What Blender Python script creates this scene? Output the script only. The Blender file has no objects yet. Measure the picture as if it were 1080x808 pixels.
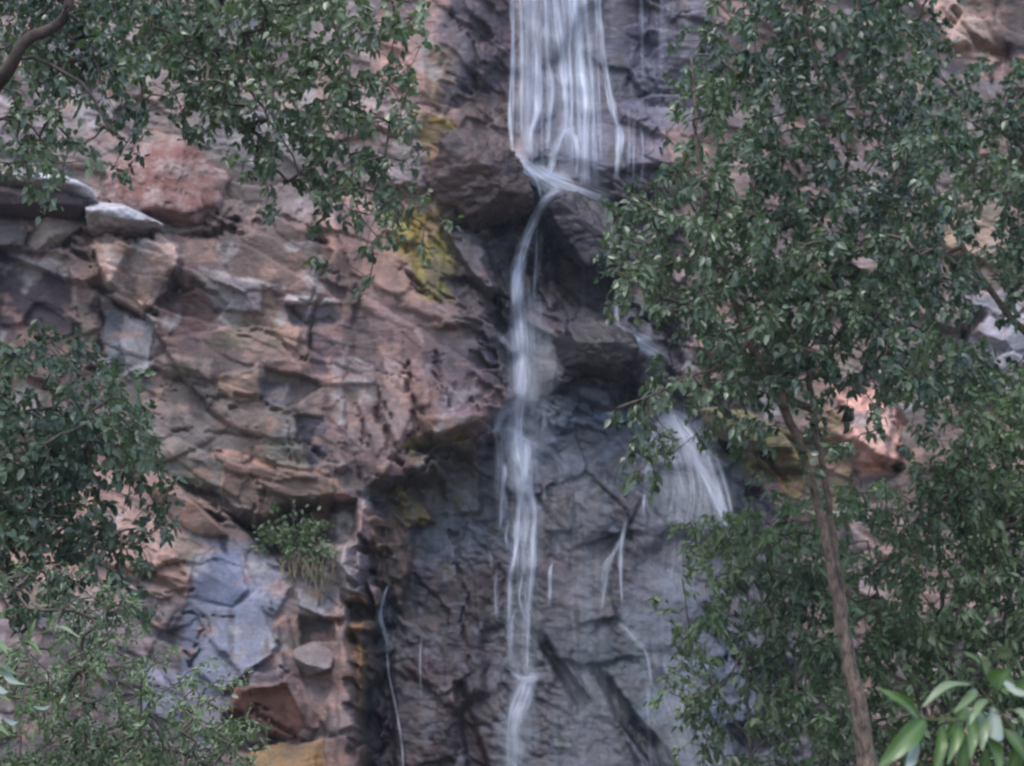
import bpy, math, random
import numpy as np
from mathutils import Vector

RNG = np.random.default_rng(7)
random.seed(7)
R = math.radians
scene = bpy.context.scene
col = scene.collection

# ------------------------------------------------------------------ camera
CAM = np.array([0.0, 0.0, 1.6]); PITCH = R(12.0); HFOV = R(28.0)
W0, H0 = 1080.0, 808.0
FPX = (W0 / 2) / math.tan(HFOV / 2)
_right = np.array([1.0, 0, 0]); _fwd = np.array([0, math.cos(PITCH), math.sin(PITCH)]); _up = np.array([0, -math.sin(PITCH), math.cos(PITCH)])
DC = 45.0                                     # distance of the mean rock face

def ray(px, py):
    px = np.asarray(px, float); py = np.asarray(py, float)
    return (_fwd + ((px - W0 / 2) / FPX)[..., None] * _right - ((py - H0 / 2) / FPX)[..., None] * _up)

def at(px, py, Y):
    d = ray(px, py); t = (np.asarray(Y, float) / d[..., 1])
    return CAM + d * t[..., None]

def to_px(P):
    d = P - CAM
    z = d @ _fwd
    return W0 / 2 + FPX * (d @ _right) / z, H0 / 2 - FPX * (d @ _up) / z

cam_d = bpy.data.cameras.new('camera'); cam = bpy.data.objects.new('camera', cam_d); col.objects.link(cam)
cam.location = CAM; cam.rotation_euler = (R(90) + PITCH, 0, 0)
cam_d.sensor_width = 36; cam_d.lens = 18 / math.tan(HFOV / 2); cam_d.clip_start = 0.1; cam_d.clip_end = 2000
cam_d.dof.use_dof = True; cam_d.dof.focus_distance = 13.0
cam_d.dof.aperture_fstop = cam_d.lens / 1000 / 0.019
scene.camera = cam

# ------------------------------------------------------------------ noise
def _hash(ix, iy, s):
    h = (ix.astype(np.int64) * 374761393 + iy.astype(np.int64) * 668265263 + s * 1274126177) & 0xFFFFFFFF
    h = ((h ^ (h >> 13)) * 1274126177) & 0xFFFFFFFF
    h = ((h ^ (h >> 16)) * 2246822519) & 0xFFFFFFFF
    return ((h ^ (h >> 15)) & 0xFFFFFF) / float(0xFFFFFF)

def vnoise(x, y, s=0):
    ix = np.floor(x); iy = np.floor(y); fx = x - ix; fy = y - iy
    fx = fx * fx * fx * (fx * (fx * 6 - 15) + 10); fy = fy * fy * fy * (fy * (fy * 6 - 15) + 10)
    a = _hash(ix, iy, s); b = _hash(ix + 1, iy, s); c = _hash(ix, iy + 1, s); d = _hash(ix + 1, iy + 1, s)
    return (a + (b - a) * fx) * (1 - fy) + (c + (d - c) * fx) * fy - 0.5

def fbm(x, y, s=0, n=4):
    r = 0; a = 1.0
    for k in range(n):
        r = r + a * vnoise(x * 2 ** k + 17.3 * k, y * 2 ** k - 9.1 * k, s + k); a *= 0.5
    return r

def facets(x, y, s, tilt=1.0, blend=0.35):
    """block relief: each cell of a jittered grid is a tilted plane with its own offset; returns (height, edge distance, cell value)"""
    ix = np.floor(x); iy = np.floor(y)
    f1 = np.full(x.shape, 9.0); f2 = np.full(x.shape, 9.0); hb = np.zeros(x.shape); idb = np.zeros(x.shape); hmx = np.full(x.shape, -9.0)
    for dx in (-1, 0, 1):
        for dy in (-1, 0, 1):
            cx = ix + dx; cy = iy + dy
            sx = cx + 0.08 + 0.84 * _hash(cx, cy, s); sy = cy + 0.08 + 0.84 * _hash(cx, cy, s + 1)
            rx = x - sx; ry = y - sy
            d = np.maximum(np.abs(rx), np.abs(ry)) * 0.65 + 0.35 * (np.abs(rx) + np.abs(ry))
            o = _hash(cx, cy, s + 2) - 0.5
            pl = o + tilt * ((_hash(cx, cy, s + 3) - 0.5) * rx + (_hash(cx, cy, s + 4) - 0.5) * ry)
            hmx = np.maximum(hmx, pl - 0.9 * d)
            m = d < f1
            f2 = np.where(m, f1, np.minimum(f2, d)); hb = np.where(m, pl, hb); idb = np.where(m, o + 0.5, idb); f1 = np.where(m, d, f1)
    return hb * (1 - blend) + hmx * blend, f2 - f1, idb

# ------------------------------------------------------------------ relief and colour maps of the rock face, on a grid of photo pixels
U0, U1, V0, V1, ST = -640.0, 1720.0, -420.0, 1020.0, 1.5
uu = np.arange(U0, U1 + ST, ST); vv = np.arange(V0, V1 + ST, ST)
U, V = np.meshgrid(uu, vv)
WU = U + 5 * fbm(U / 42, V / 42, 11, 4) + 34 * vnoise(U / 150, V / 150, 12)
WV = V + 5 * fbm(U / 42, V / 42, 21, 4) + 34 * vnoise(U / 150, V / 150, 22)
# traced edges are knocked about block by block, so that they break along joints
_, _, j1 = facets((U * .94 + V * .34) / 38, (V * .94 - U * .34) / 19, 900)
_, _, j2 = facets((U * .5 + V * .86) / 21, (V * .5 - U * .86) / 12, 910)
CU = U + 9 * (j1 - .5) + 9 * (j2 - .5) + 2.5 * fbm(U / 12, V / 12, 31, 3); CV = V + 12 * (_hash(np.floor(j1 * 997), np.floor(j1 * 131), 3) - .5) + 8 * (_hash(np.floor(j2 * 997), np.floor(j2 * 131), 4) - .5) + 2.5 * fbm(U / 12, V / 12, 33, 3)

def sstep(x): x = np.clip(x, 0, 1); return x * x * (3 - 2 * x)

def window(pts, m):
    p = np.array(pts, float)
    a0 = max(0, int((p[:, 0].min() - m - U0) / ST)); a1 = min(U.shape[1], int((p[:, 0].max() + m - U0) / ST) + 2)
    b0 = max(0, int((p[:, 1].min() - m - V0) / ST)); b1 = min(U.shape[0], int((p[:, 1].max() + m - V0) / ST) + 2)
    return slice(b0, b1), slice(a0, a1)

def seg_dist(x, y, a, b):
    vx, vy = b[0] - a[0], b[1] - a[1]
    t = np.clip(((x - a[0]) * vx + (y - a[1]) * vy) / (vx * vx + vy * vy + 1e-9), 0, 1)
    return np.hypot(x - a[0] - t * vx, y - a[1] - t * vy), t

def poly_w(pts, feather, warp=1.0):
    """(slices, weight 0..1) of a traced outline with a ragged edge"""
    m = feather + 26
    s = window(pts, m)
    x = U[s] + (CU[s] - U[s]) * warp; y = V[s] + (CV[s] - V[s]) * warp
    ins = np.zeros(x.shape, bool); dist = np.full(x.shape, 1e9)
    n = len(pts)
    for i in range(n):
        a, b = pts[i], pts[(i + 1) % n]
        if a[1] != b[1]:
            c = ((a[1] > y) != (b[1] > y)) & (x < (b[0] - a[0]) * (y - a[1]) / (b[1] - a[1]) + a[0])
            ins ^= c
        d, _ = seg_dist(x, y, a, b); dist = np.minimum(dist, d)
    sd = np.where(ins, dist, -dist)
    return s, sstep(0.5 + sd / (2 * max(feather, 0.5)))

H = np.zeros(U.shape)
# --- broad shape: (outline, metres towards the viewer, slope to the right per 100 px, slope down per 100 px, feather)
macro = [
 ([(-640, 215), (400, 235), (520, 330), (520, 450), (395, 530), (385, 1020), (-640, 1020)], 0.75, 0.0, 0.05, 22),
 ([(-640, 600), (120, 560), (300, 590), (385, 640), (385, 1020), (-640, 1020)], 0.35, 0.0, 0.1, 26),
 ([(-640, -420), (400, -420), (400, 130), (-640, 150)], -0.7, 0.0, 0.30, 50),
 ([(400, -420), (500, -420), (480, 100), (470, 200), (400, 220)], 0.15, 0.12, 0.1, 20),
 ([(500, -420), (700, -420), (690, 190), (640, 240), (560, 180), (520, 160)], -0.55, 0.1, 0.22, 30),
 ([(510, 215), (700, 215), (720, 430), (560, 430), (520, 350)], -0.75, 0.05, 0.2, 18),
 ([(560, 235), (640, 245), (650, 330), (600, 345), (565, 310)], -0.7, 0.0, 0.0, 14),
 ([(640, 430), (760, 430), (800, 560), (860, 1020), (560, 1020), (540, 560), (560, 440)], -0.1, 0.1, 0.35, 40),
 ([(385, 540), (540, 450), (560, 1020), (385, 1020)], -0.35, 0.1, 0.18, 26),
 ([(800, -420), (1720, -420), (1720, 1020), (860, 1020)], 0.5, 0.06, 0.05, 90),
]
for pts, dh, gx, gy, fe in macro:
    s, w = poly_w(pts, fe, 2.0)
    p = np.array(pts); uc, vc = 0.5 * (max(p[:, 0].min(), 0) + min(p[:, 0].max(), 1080)), 0.5 * (max(p[:, 1].min(), 0) + min(p[:, 1].max(), 808))
    H[s] += w * (dh + gx * np.clip((U[s] - uc) / 100, -4, 4) + gy * np.clip((V[s] - vc) / 100, -4, 4))
# --- fractured blocks, in two joint directions
def rot(x, y, a, ax, ay, sc):
    c, s_ = math.cos(R(a)), math.sin(R(a)); return (x * c + y * s_) / (sc * ax), (-x * s_ + y * c) / (sc * ay)

_, mB = poly_w([(350, 230), (560, 250), (540, 440), (500, 470), (420, 520), (360, 520)], 25, 3.0)
maskB = np.zeros(U.shape); s_, w_ = poly_w([(350, 180), (560, 250), (540, 440), (500, 470), (420, 520), (360, 520)], 12, 3.0); maskB[s_] = w_
s_, w_ = poly_w([(385, 540), (560, 430), (800, 430), (900, 1020), (385, 1020)], 15, 3.0); maskC = np.zeros(U.shape); maskC[s_] = w_
edges = {}; cell = {}
FH = {}
for key, ang, ax, ay in (('A', 17, 1.7, 0.75), ('B', 62, 1.6, 0.8), ('C', 48, 1.25, 0.9)):
    tot = 0; e_all = np.ones(U.shape)
    for sc, amp, tl, bl, sd in ((118, 0.36, 2.3, 0.06, 100), (50, 0.20, 2.6, 0.08, 200), (21, 0.052, 2.4, 0.15, 300), (9, 0.02, 2.2, 0.3, 400)):
        x, y = rot(WU, WV, ang + (sd % 7) * 2 - 4, ax, ay, sc)
        h, e, c = facets(x, y, sd + ord(key), tl, bl)
        g = 0.35 + 1.3 * sstep(0.5 + 1.6 * vnoise(U / (sc * 2.2), V / (sc * 2.2), sd + 5)) if sc < 60 else 1.0
        tot = tot + amp * h * g - amp * 0.16 * g * np.exp(-(e / 0.04) ** 2)
        if sc == 50: cell[key] = c; edges[key] = e
        if sc == 118: cell[key + '1'] = c
    FH[key] = tot
bl = lambda d, suf='': d['A' + suf] * (1 - maskB) * (1 - maskC) + d['B' + suf] * maskB * (1 - maskC) + d['C' + suf] * maskC
wetamp = 1 - 0.35 * maskC
calm = np.ones(U.shape)
for pts_, k_c in [([(350, 230), (530, 330), (530, 450), (400, 500), (345, 480)], .6), ([(190, 545), (385, 530), (395, 1000), (190, 1000)], 0.4), ([(395, 690), (540, 660), (540, 1000), (395, 1000)], .8), ([(540, 440), (780, 440), (860, 1000), (540, 1000)], .6), ([(345, 525), (384, 525), (392, 640), (392, 1000), (345, 1000), (352, 640)], 0.3), ([(200, 575), (255, 580), (296, 650), (296, 715), (210, 720)], 0.45),
                  ([(355, 0), (460, 0), (450, 120), (360, 120)], 0.5), ([(535, -420), (660, -420), (665, 205), (540, 190)], 0.45), ([(385, 200), (470, 215), (500, 330), (400, 280)], 0.55)]:
    s, w = poly_w(pts_, 8, 1.0); calm[s] *= 1 - w * (1 - k_c)
H += bl(FH) * wetamp * calm
H += 0.03 * fbm(U / 30, V / 22, 51, 5) + 0.10 * fbm(U / 140, V / 120, 52, 3)
# knobbly, slanting water-worn relief of the wet wall
kx, ky = rot(U + 10 * vnoise(U / 30, V / 30, 55), V + 10 * vnoise(U / 30, V / 30, 56), 38, 1, 1, 1.0)
H += maskC * (0.11 * (0.25 - np.abs(fbm(kx / 26, ky / 13, 57, 4))) + 0.05 * fbm(kx / 9, ky / 6, 58, 3))
# bedding ledges dipping to the right across the left wall
bx, by = rot(WU, WV, 19, 1, 1, 1.0)
bed = (by / 23 + 0.5 * vnoise(bx / 90, by / 40, 61)) % 1.0
mL = sstep((420 - U) / 60) * sstep((V - 250) / 40) * sstep((640 - V) / 60) * sstep(0.5 + 1.8 * vnoise(U / 70, V / 60, 63))
H += 0.045 * mL * (bed ** 2.0 - 0.5)

# --- traced facets: (outline, metres out, slope right, slope down, feather)
faces = [
 ([(95, 258), (165, 250), (190, 270), (180, 305), (158, 335), (125, 318), (102, 290)], 0.45, 0.1, -0.3, 2),
 ([(135, 335), (160, 345), (158, 395), (130, 400), (128, 360)], 0.1, 0.1, 0.1, 3),
 ([(80, 285), (102, 305), (104, 345), (84, 355), (76, 320)], 0.12, -0.2, 0.1, 3),
 ([(0, 262), (72, 272), (78, 350), (0, 360)], -0.25, 0.1, 0.05, 5),
 ([(160, 310), (240, 300), (330, 320), (310, 370), (230, 400), (160, 385)], 0.10, -0.2, 0.2, 6),
 ([(325, 300), (375, 300), (370, 400), (330, 390)], 0.12, 0.15, -0.3, 4),
 ([(245, 395), (275, 388), (280, 420), (240, 425)], 0.14, 0.2, -0.2, 3),
 ([(232, 478), (350, 500), (322, 512), (240, 492)], 0.22, 0.0, -0.9, 2),
 ([(270, 500), (352, 510), (365, 525), (300, 530), (270, 520)], 0.15, 0.0, 0.5, 2.5),
 ([(236, 495), (272, 505), (268, 545), (232, 535)], 0.10, 0.2, 0.0, 2),
 ([(400, 215), (460, 215), (490, 330), (440, 300), (405, 260)], 0.18, 0.15, 0.25, 4),
 ([(350, 200), (415, 210), (440, 300), (520, 345), (470, 340), (380, 300)], 0.10, 0.2, 0.15, 5),
 ([(395, 360), (425, 380), (440, 450), (415, 480), (400, 430)], 0.12, 0.5, 0.1, 3),
 ([(430, 380), (470, 400), (515, 440), (455, 462), (440, 440)], 0.14, 0.4, 0.2, 4),
 ([(365, 400), (395, 420), (412, 485), (390, 520), (370, 480)], 0.10, 0.5, 0.1, 3),
 ([(135, 560), (200, 570), (210, 620), (180, 660), (130, 640)], 0.06, -0.1, 0.25, 4),
 ([(205, 580), (255, 583), (290, 650), (300, 720), (270, 735), (240, 700), (200, 640)], 0.22, 0.25, 0.12, 3),
 ([(250, 715), (300, 700), (330, 780), (290, 760), (245, 745)], 0.20, 0.1, -0.5, 3),
 ([(300, 570), (350, 600), (385, 640), (378, 700), (350, 650), (300, 610)], -0.35, 0, -0.3, 4),
 ([(352, 530), (380, 528), (384, 620), (370, 650), (355, 600)], 0.32, 0.35, 0.0, 3),
 ([(360, 640), (384, 640), (386, 1000), (350, 1000), (356, 720)], 0.25, 0.4, 0.0, 3),
 ([(385, 535), (440, 545), (425, 640), (400, 610)], 0.22, -0.3, -0.2, 4),
 ([(420, 500), (455, 545), (430, 560), (410, 530)], 0.15, 0.3, 0.2, 3),
 ([(400, 640), (510, 620), (510, 730), (480, 745), (395, 700)], 0.10, 0.2, 0.2, 6),
 ([(560, 560), (640, 500), (700, 560), (640, 640), (570, 620)], 0.15, 0.1, -0.3, 8),
 ([(600, 700), (700, 690), (790, 800), (720, 900), (650, 770)], 0.18, 0.2, 0.35, 5),
 ([(640, 260), (700, 330), (680, 380), (650, 370), (610, 330)], 0.10, 0.1, -0.5, 5),
 ([(590, 345), (660, 345), (680, 380), (640, 430), (590, 410)], 0.35, 0.1, 0.2, 5),
 ([(745, 430), (820, 455), (850, 500), (810, 500), (760, 470)], 0.25, 0.1, -0.4, 4),
 ([(885, 415), (945, 430), (930, 490), (905, 485)], 0.3, 0.2, 0.3, 4),
 ([(975, 0), (1010, 0), (1040, 45), (1000, 50)], 0.3, -0.2, 0.3, 4),
 ([(360, 0), (450, 0), (470, 90), (440, 140), (380, 120)], 0.10, 0.1, 0.15, 8),
 ([(340, 100), (400, 110), (440, 145), (380, 140)], 0.18, 0.0, -0.5, 3),
]
for pts, dh, gx, gy, fe in faces:
    s, w = poly_w(pts, fe, 0.2 if 340 < pts[0][0] < 390 and pts[0][1] > 500 else 0.7); p = np.array(pts); uc, vc = p.mean(0)
    H[s] += w * (dh + gx * (U[s] - uc) / 100 + gy * (V[s] - vc) / 100)

# traced planes of the lower left wall, with the colour of each, shade painted into hollows and clefts: (outline, metres out, slope right, slope down, feather, colour)
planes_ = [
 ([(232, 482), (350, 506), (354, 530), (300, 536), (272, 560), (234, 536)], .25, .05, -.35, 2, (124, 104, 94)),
 ([(235, 540), (272, 558), (300, 536), (376, 528), (374, 574), (332, 576), (300, 584), (284, 588), (262, 562)], -.8, 0, 0, 2.5, (66, 54, 52)),  # hollow under the overhang, its shade painted in as dark colour
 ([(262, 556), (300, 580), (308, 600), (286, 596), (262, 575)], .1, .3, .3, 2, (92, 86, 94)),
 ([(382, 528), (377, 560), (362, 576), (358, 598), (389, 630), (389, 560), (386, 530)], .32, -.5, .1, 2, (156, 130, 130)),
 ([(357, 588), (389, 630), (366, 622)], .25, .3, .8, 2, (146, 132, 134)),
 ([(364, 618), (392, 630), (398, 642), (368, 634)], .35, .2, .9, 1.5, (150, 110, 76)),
 ([(366, 636), (393, 638), (393, 654), (368, 655)], -.5, 0, 0, 2, (58, 48, 46)),  # small hollow, shade painted into the colour
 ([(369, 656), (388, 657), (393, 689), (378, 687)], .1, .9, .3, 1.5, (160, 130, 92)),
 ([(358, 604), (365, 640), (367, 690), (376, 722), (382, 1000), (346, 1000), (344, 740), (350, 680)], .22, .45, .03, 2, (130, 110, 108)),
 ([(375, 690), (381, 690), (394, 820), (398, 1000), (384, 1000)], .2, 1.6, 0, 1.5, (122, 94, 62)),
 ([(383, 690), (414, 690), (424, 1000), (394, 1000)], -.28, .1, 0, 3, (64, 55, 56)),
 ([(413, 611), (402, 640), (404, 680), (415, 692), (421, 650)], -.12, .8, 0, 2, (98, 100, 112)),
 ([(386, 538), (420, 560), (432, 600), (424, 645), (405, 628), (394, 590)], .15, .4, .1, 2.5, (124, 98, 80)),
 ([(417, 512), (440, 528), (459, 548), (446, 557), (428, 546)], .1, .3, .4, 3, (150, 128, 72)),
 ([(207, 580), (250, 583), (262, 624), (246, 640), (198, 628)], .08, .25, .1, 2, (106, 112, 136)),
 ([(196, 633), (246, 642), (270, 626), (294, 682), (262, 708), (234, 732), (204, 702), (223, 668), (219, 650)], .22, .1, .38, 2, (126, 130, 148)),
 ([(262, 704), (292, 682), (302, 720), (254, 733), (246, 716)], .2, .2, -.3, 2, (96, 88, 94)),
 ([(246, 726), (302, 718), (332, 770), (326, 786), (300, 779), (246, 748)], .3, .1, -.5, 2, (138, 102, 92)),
 ([(236, 750), (300, 782), (300, 800), (236, 792)], -.45, 0, 0, 3, (70, 60, 62)),  # dark underside of the wedge, shade painted in
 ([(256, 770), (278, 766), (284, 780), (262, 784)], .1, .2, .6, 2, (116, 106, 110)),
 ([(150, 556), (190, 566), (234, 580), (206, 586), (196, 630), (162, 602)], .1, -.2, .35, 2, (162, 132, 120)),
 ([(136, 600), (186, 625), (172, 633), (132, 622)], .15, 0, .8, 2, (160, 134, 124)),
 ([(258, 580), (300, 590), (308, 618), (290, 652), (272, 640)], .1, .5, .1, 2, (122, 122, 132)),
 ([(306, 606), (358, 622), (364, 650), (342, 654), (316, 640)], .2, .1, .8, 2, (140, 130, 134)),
 ([(316, 650), (352, 656), (354, 676), (318, 680)], -.35, 0, 0, 2, (82, 72, 74)),  # painted shadow in the recess below the pale top
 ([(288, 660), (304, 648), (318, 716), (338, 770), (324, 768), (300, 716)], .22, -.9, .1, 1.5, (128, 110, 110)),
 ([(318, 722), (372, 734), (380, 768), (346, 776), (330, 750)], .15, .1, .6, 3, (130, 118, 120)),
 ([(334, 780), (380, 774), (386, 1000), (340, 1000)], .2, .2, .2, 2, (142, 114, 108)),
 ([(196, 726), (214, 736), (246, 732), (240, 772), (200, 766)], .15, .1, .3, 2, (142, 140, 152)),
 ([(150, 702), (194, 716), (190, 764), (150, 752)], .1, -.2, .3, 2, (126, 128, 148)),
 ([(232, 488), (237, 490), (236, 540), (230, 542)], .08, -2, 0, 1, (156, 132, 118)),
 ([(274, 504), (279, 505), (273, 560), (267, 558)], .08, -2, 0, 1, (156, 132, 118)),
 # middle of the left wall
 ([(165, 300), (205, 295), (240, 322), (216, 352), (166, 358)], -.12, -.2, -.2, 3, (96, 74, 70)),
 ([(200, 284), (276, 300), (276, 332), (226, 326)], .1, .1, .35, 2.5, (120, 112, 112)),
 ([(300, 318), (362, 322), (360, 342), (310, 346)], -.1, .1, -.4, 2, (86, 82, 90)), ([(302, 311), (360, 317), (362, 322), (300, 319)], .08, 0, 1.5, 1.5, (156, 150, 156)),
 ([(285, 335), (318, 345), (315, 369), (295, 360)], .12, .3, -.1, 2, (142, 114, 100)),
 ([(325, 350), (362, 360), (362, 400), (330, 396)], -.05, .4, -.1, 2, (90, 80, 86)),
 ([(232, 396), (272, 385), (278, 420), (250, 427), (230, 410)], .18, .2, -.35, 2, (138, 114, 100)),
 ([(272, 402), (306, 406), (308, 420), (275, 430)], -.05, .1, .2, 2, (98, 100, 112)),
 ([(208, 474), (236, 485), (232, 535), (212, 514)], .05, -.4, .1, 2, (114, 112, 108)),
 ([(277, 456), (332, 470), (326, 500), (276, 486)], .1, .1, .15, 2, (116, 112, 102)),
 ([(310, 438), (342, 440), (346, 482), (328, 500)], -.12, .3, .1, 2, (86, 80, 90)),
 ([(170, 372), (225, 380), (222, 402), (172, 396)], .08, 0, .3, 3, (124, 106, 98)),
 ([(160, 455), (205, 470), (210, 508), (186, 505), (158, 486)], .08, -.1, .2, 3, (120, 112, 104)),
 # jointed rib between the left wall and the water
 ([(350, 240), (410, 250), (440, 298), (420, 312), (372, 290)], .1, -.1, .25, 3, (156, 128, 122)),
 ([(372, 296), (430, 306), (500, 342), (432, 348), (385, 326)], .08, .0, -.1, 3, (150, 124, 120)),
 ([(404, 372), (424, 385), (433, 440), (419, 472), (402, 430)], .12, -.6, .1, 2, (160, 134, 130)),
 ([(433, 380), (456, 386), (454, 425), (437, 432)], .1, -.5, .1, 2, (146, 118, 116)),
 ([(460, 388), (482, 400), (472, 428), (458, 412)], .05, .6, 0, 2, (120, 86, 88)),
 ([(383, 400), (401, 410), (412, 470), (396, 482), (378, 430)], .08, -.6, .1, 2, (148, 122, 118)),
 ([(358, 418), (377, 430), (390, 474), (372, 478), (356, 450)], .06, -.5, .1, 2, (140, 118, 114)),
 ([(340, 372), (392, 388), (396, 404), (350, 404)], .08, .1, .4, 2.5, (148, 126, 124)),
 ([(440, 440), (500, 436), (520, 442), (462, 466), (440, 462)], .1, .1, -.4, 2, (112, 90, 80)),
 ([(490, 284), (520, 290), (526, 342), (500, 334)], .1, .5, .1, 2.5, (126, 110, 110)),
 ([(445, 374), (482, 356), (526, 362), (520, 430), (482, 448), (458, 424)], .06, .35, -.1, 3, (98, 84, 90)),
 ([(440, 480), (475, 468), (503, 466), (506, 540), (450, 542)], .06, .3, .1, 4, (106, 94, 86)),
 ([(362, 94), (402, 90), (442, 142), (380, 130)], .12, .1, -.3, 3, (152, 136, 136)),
 ([(396, 20), (446, 30), (452, 100), (404, 92)], .08, .2, .1, 4, (154, 124, 118)),
 # left end
 ([(76, 284), (100, 300), (104, 346), (86, 353), (75, 330)], .12, -.3, .1, 2, (138, 120, 116)), ([(82, 358), (101, 350), (101, 376), (84, 374)], .12, 0, .3, 2, (150, 126, 120)),
 ([(107, 324), (129, 331), (129, 385), (112, 392)], .02, .5, .1, 2, (110, 112, 124)), ([(131, 334), (161, 345), (158, 396), (130, 393)], .12, .2, .15, 2, (172, 164, 166)),
 # wet lower wall
 ([(626, 702), (700, 688), (742, 738), (800, 808), (830, 1000), (740, 900), (692, 790)], .28, .1, .3, 3, (82, 95, 100)),
 ([(560, 664), (572, 668), (620, 740), (611, 750)], -.45, 0, 0, 2.5, (58, 50, 54)),  # cleft, darkened with painted shade
 ([(621, 701), (632, 704), (668, 752), (702, 790), (734, 836), (704, 826), (655, 766)], -.45, 0, 0, 2.5, (56, 52, 58)),  # longer cleft, shade put into its colour as well
 ([(690, 704), (713, 722), (706, 737), (692, 722)], -.25, 0, 0, 3, (62, 56, 64)),
 ([(571, 500), (606, 520), (602, 562), (574, 562)], .12, .4, -.1, 2.5, (76, 66, 70)),
 ([(478, 720), (490, 722), (516, 815), (500, 840)], -.3, 0, 0, 3, (64, 48, 50)),
 ([(397, 702), (478, 692), (480, 800), (402, 812)], .05, .2, .1, 4, (76, 60, 64)),
 ([(640, 520), (700, 530), (690, 560), (600, 566), (610, 530)], .05, .1, .2, 6, (92, 86, 94)),
 ([(690, 430), (745, 440), (776, 520), (776, 570), (700, 560), (672, 500)], .25, .1, .35, 10, (100, 108, 118)),
 ([(500, 600), (530, 590), (530, 660), (505, 665)], .08, -.3, .1, 3, (84, 72, 76)), ([(600, 600), (636, 590), (650, 650), (610, 660)], .08, .2, .2, 3, (98, 88, 94)),
 ([(745, 430), (790, 436), (846, 486), (848, 500), (808, 492), (766, 466)], .25, .1, -.3, 3, (124, 118, 74)),
 ([(820, 500), (850, 505), (846, 528), (826, 522)], .15, .1, .2, 3, (150, 124, 70)),
]
for pts, dh, gx, gy, fe, c in planes_:
    s, w = poly_w(pts, fe, 0.22); p = np.array(pts); uc, vc = p.mean(0); vc = min(vc, 770)
    H[s] += w * (dh + gx * (U[s] - uc) / 100 + gy * (V[s] - vc) / 100)

# --- cracks: (polyline, half width px, depth m)
cracks = [
 ([(-200, 235), (0, 246), (40, 252), (92, 250), (122, 243), (200, 246), (245, 242)], 5.5, 0.75),
 ([(250, 215), (300, 232), (345, 250)], 4, 0.4),
 ([(76, 262), (98, 275), (106, 308), (130, 324), (162, 336)], 4.5, 0.6),
 ([(98, 325), (108, 370), (104, 398), (80, 385)], 4, 0.5),
 ([(360, 128), (400, 140), (434, 152)], 3.5, 0.5), ([(364, 93), (400, 100), (460, 112)], 2, 0.3),
 ([(478, 10), (495, 45), (505, 90)], 2.5, 0.35), ([(470, 75), (500, 90), (530, 100)], 2.5, 0.3),
 ([(420, 285), (455, 312), (490, 330), (530, 350)], 3, 0.45),
 ([(425, 230), (445, 240), (468, 262)], 2.2, 0.25), ([(420, 280), (470, 292)], 2, 0.25), ([(430, 252), (455, 262), (480, 290)], 1.8, 0.2),
 ([(525, 447), (495, 458), (470, 468), (440, 492), (415, 518), (390, 528)], 4, 0.5),
 ([(428, 380), (434, 420), (440, 452)], 2.4, 0.3), ([(398, 400), (408, 450), (416, 480)], 2.4, 0.3), ([(380, 420), (386, 470)], 2, 0.2),
 ([(365, 378), (400, 392), (440, 405), (470, 418)], 1.8, 0.2), ([(455, 370), (470, 400), (475, 430)], 2.2, 0.25),
 ([(150, 480), (200, 520), (236, 540), (262, 556), (300, 582)], 5, 0.7), ([(262, 545), (290, 560), (300, 590)], 8, 0.8),
 ([(236, 490), (232, 548)], 1.8, 0.2), ([(276, 500), (272, 540)], 1.8, 0.2),
 
  ([(402, 560), (400, 640), (406, 700), (414, 900)], 2.5, 0.3),
 ([(476, 560), (490, 640), (492, 700)], 2.5, 0.25),

 ([(195, 690), (204, 700), (216, 676), (222, 664)], 2.4, 0.35), ([(195, 645), (225, 650), (245, 652)], 2.2, 0.3),
 ([(240, 748), (275, 750), (310, 770), (330, 790)], 4, 0.5), ([(138, 578), (165, 590), (195, 612)], 2, 0.2), ([(200, 625), (170, 628), (140, 622)], 2, 0.25),
 ([(640, 300), (690, 345), (730, 360)], 4, 0.4), ([(590, 380), (650, 385)], 2.5, 0.3), ([(595, 400), (650, 405)], 2.5, 0.3),
 ([(755, 470), (790, 480), (830, 510)], 5, 0.5), ([(770, 505), (800, 525)], 7, 0.5),
 ([(1012, 285), (1030, 320), (1020, 360)], 11, 1.0), ([(1000, 10), (1030, 45), (1070, 60)], 6, 0.7), ([(945, 420), (950, 490)], 5, 0.5),
 ([(740, 640), (790, 720), (830, 780)], 6, 0.5), ([(310, 320), (330, 345), (325, 380)], 2.5, 0.3),
 ([(250, 345), (290, 350), (310, 370)], 2, 0.2), ([(168, 318), (200, 305), (225, 312)], 2.5, 0.3), ([(245, 425), (300, 430)], 2.5, 0.25),
 ([(160, 440), (230, 458), (300, 470)], 1.8, 0.2), ([(170, 400), (240, 420)], 1.8, 0.2), ([(270, 455), (350, 485)], 1.8, 0.18), ([(300, 440), (310, 500)], 1.8, 0.16),
]
for pts, hw, dep in cracks:
    s = window(pts, hw * 3 + 14); x, y = CU[s], CV[s]
    best = np.full(x.shape, 1e9)
    for i in range(len(pts) - 1):
        d, t = seg_dist(x, y, pts[i], pts[i + 1]); best = np.minimum(best, d)
    wd = hw * 0.75 * np.clip(1 + 1.8 * vnoise(x / 24, y / 20, 77), 0.35, 1.8)
    H[s] -= 0.7 * dep * sstep(1.25 - best / wd)
# open hollows under ledges: (outline, depth)
for pts, dep in [
                 ([(455, 232), (520, 236), (560, 215), (556, 232), (515, 244)], 0.7), ([(585, 250), (640, 262), (640, 325), (610, 318), (585, 295)], 0.6),
                 
                 ([(760, 770), (800, 760), (810, 790), (775, 800)], 0.6), ([(640, 400), (665, 395), (670, 425), (645, 430)], 0.35)]:
    s, w = poly_w(pts, 5, 0.7); H[s] -= dep * w

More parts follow.
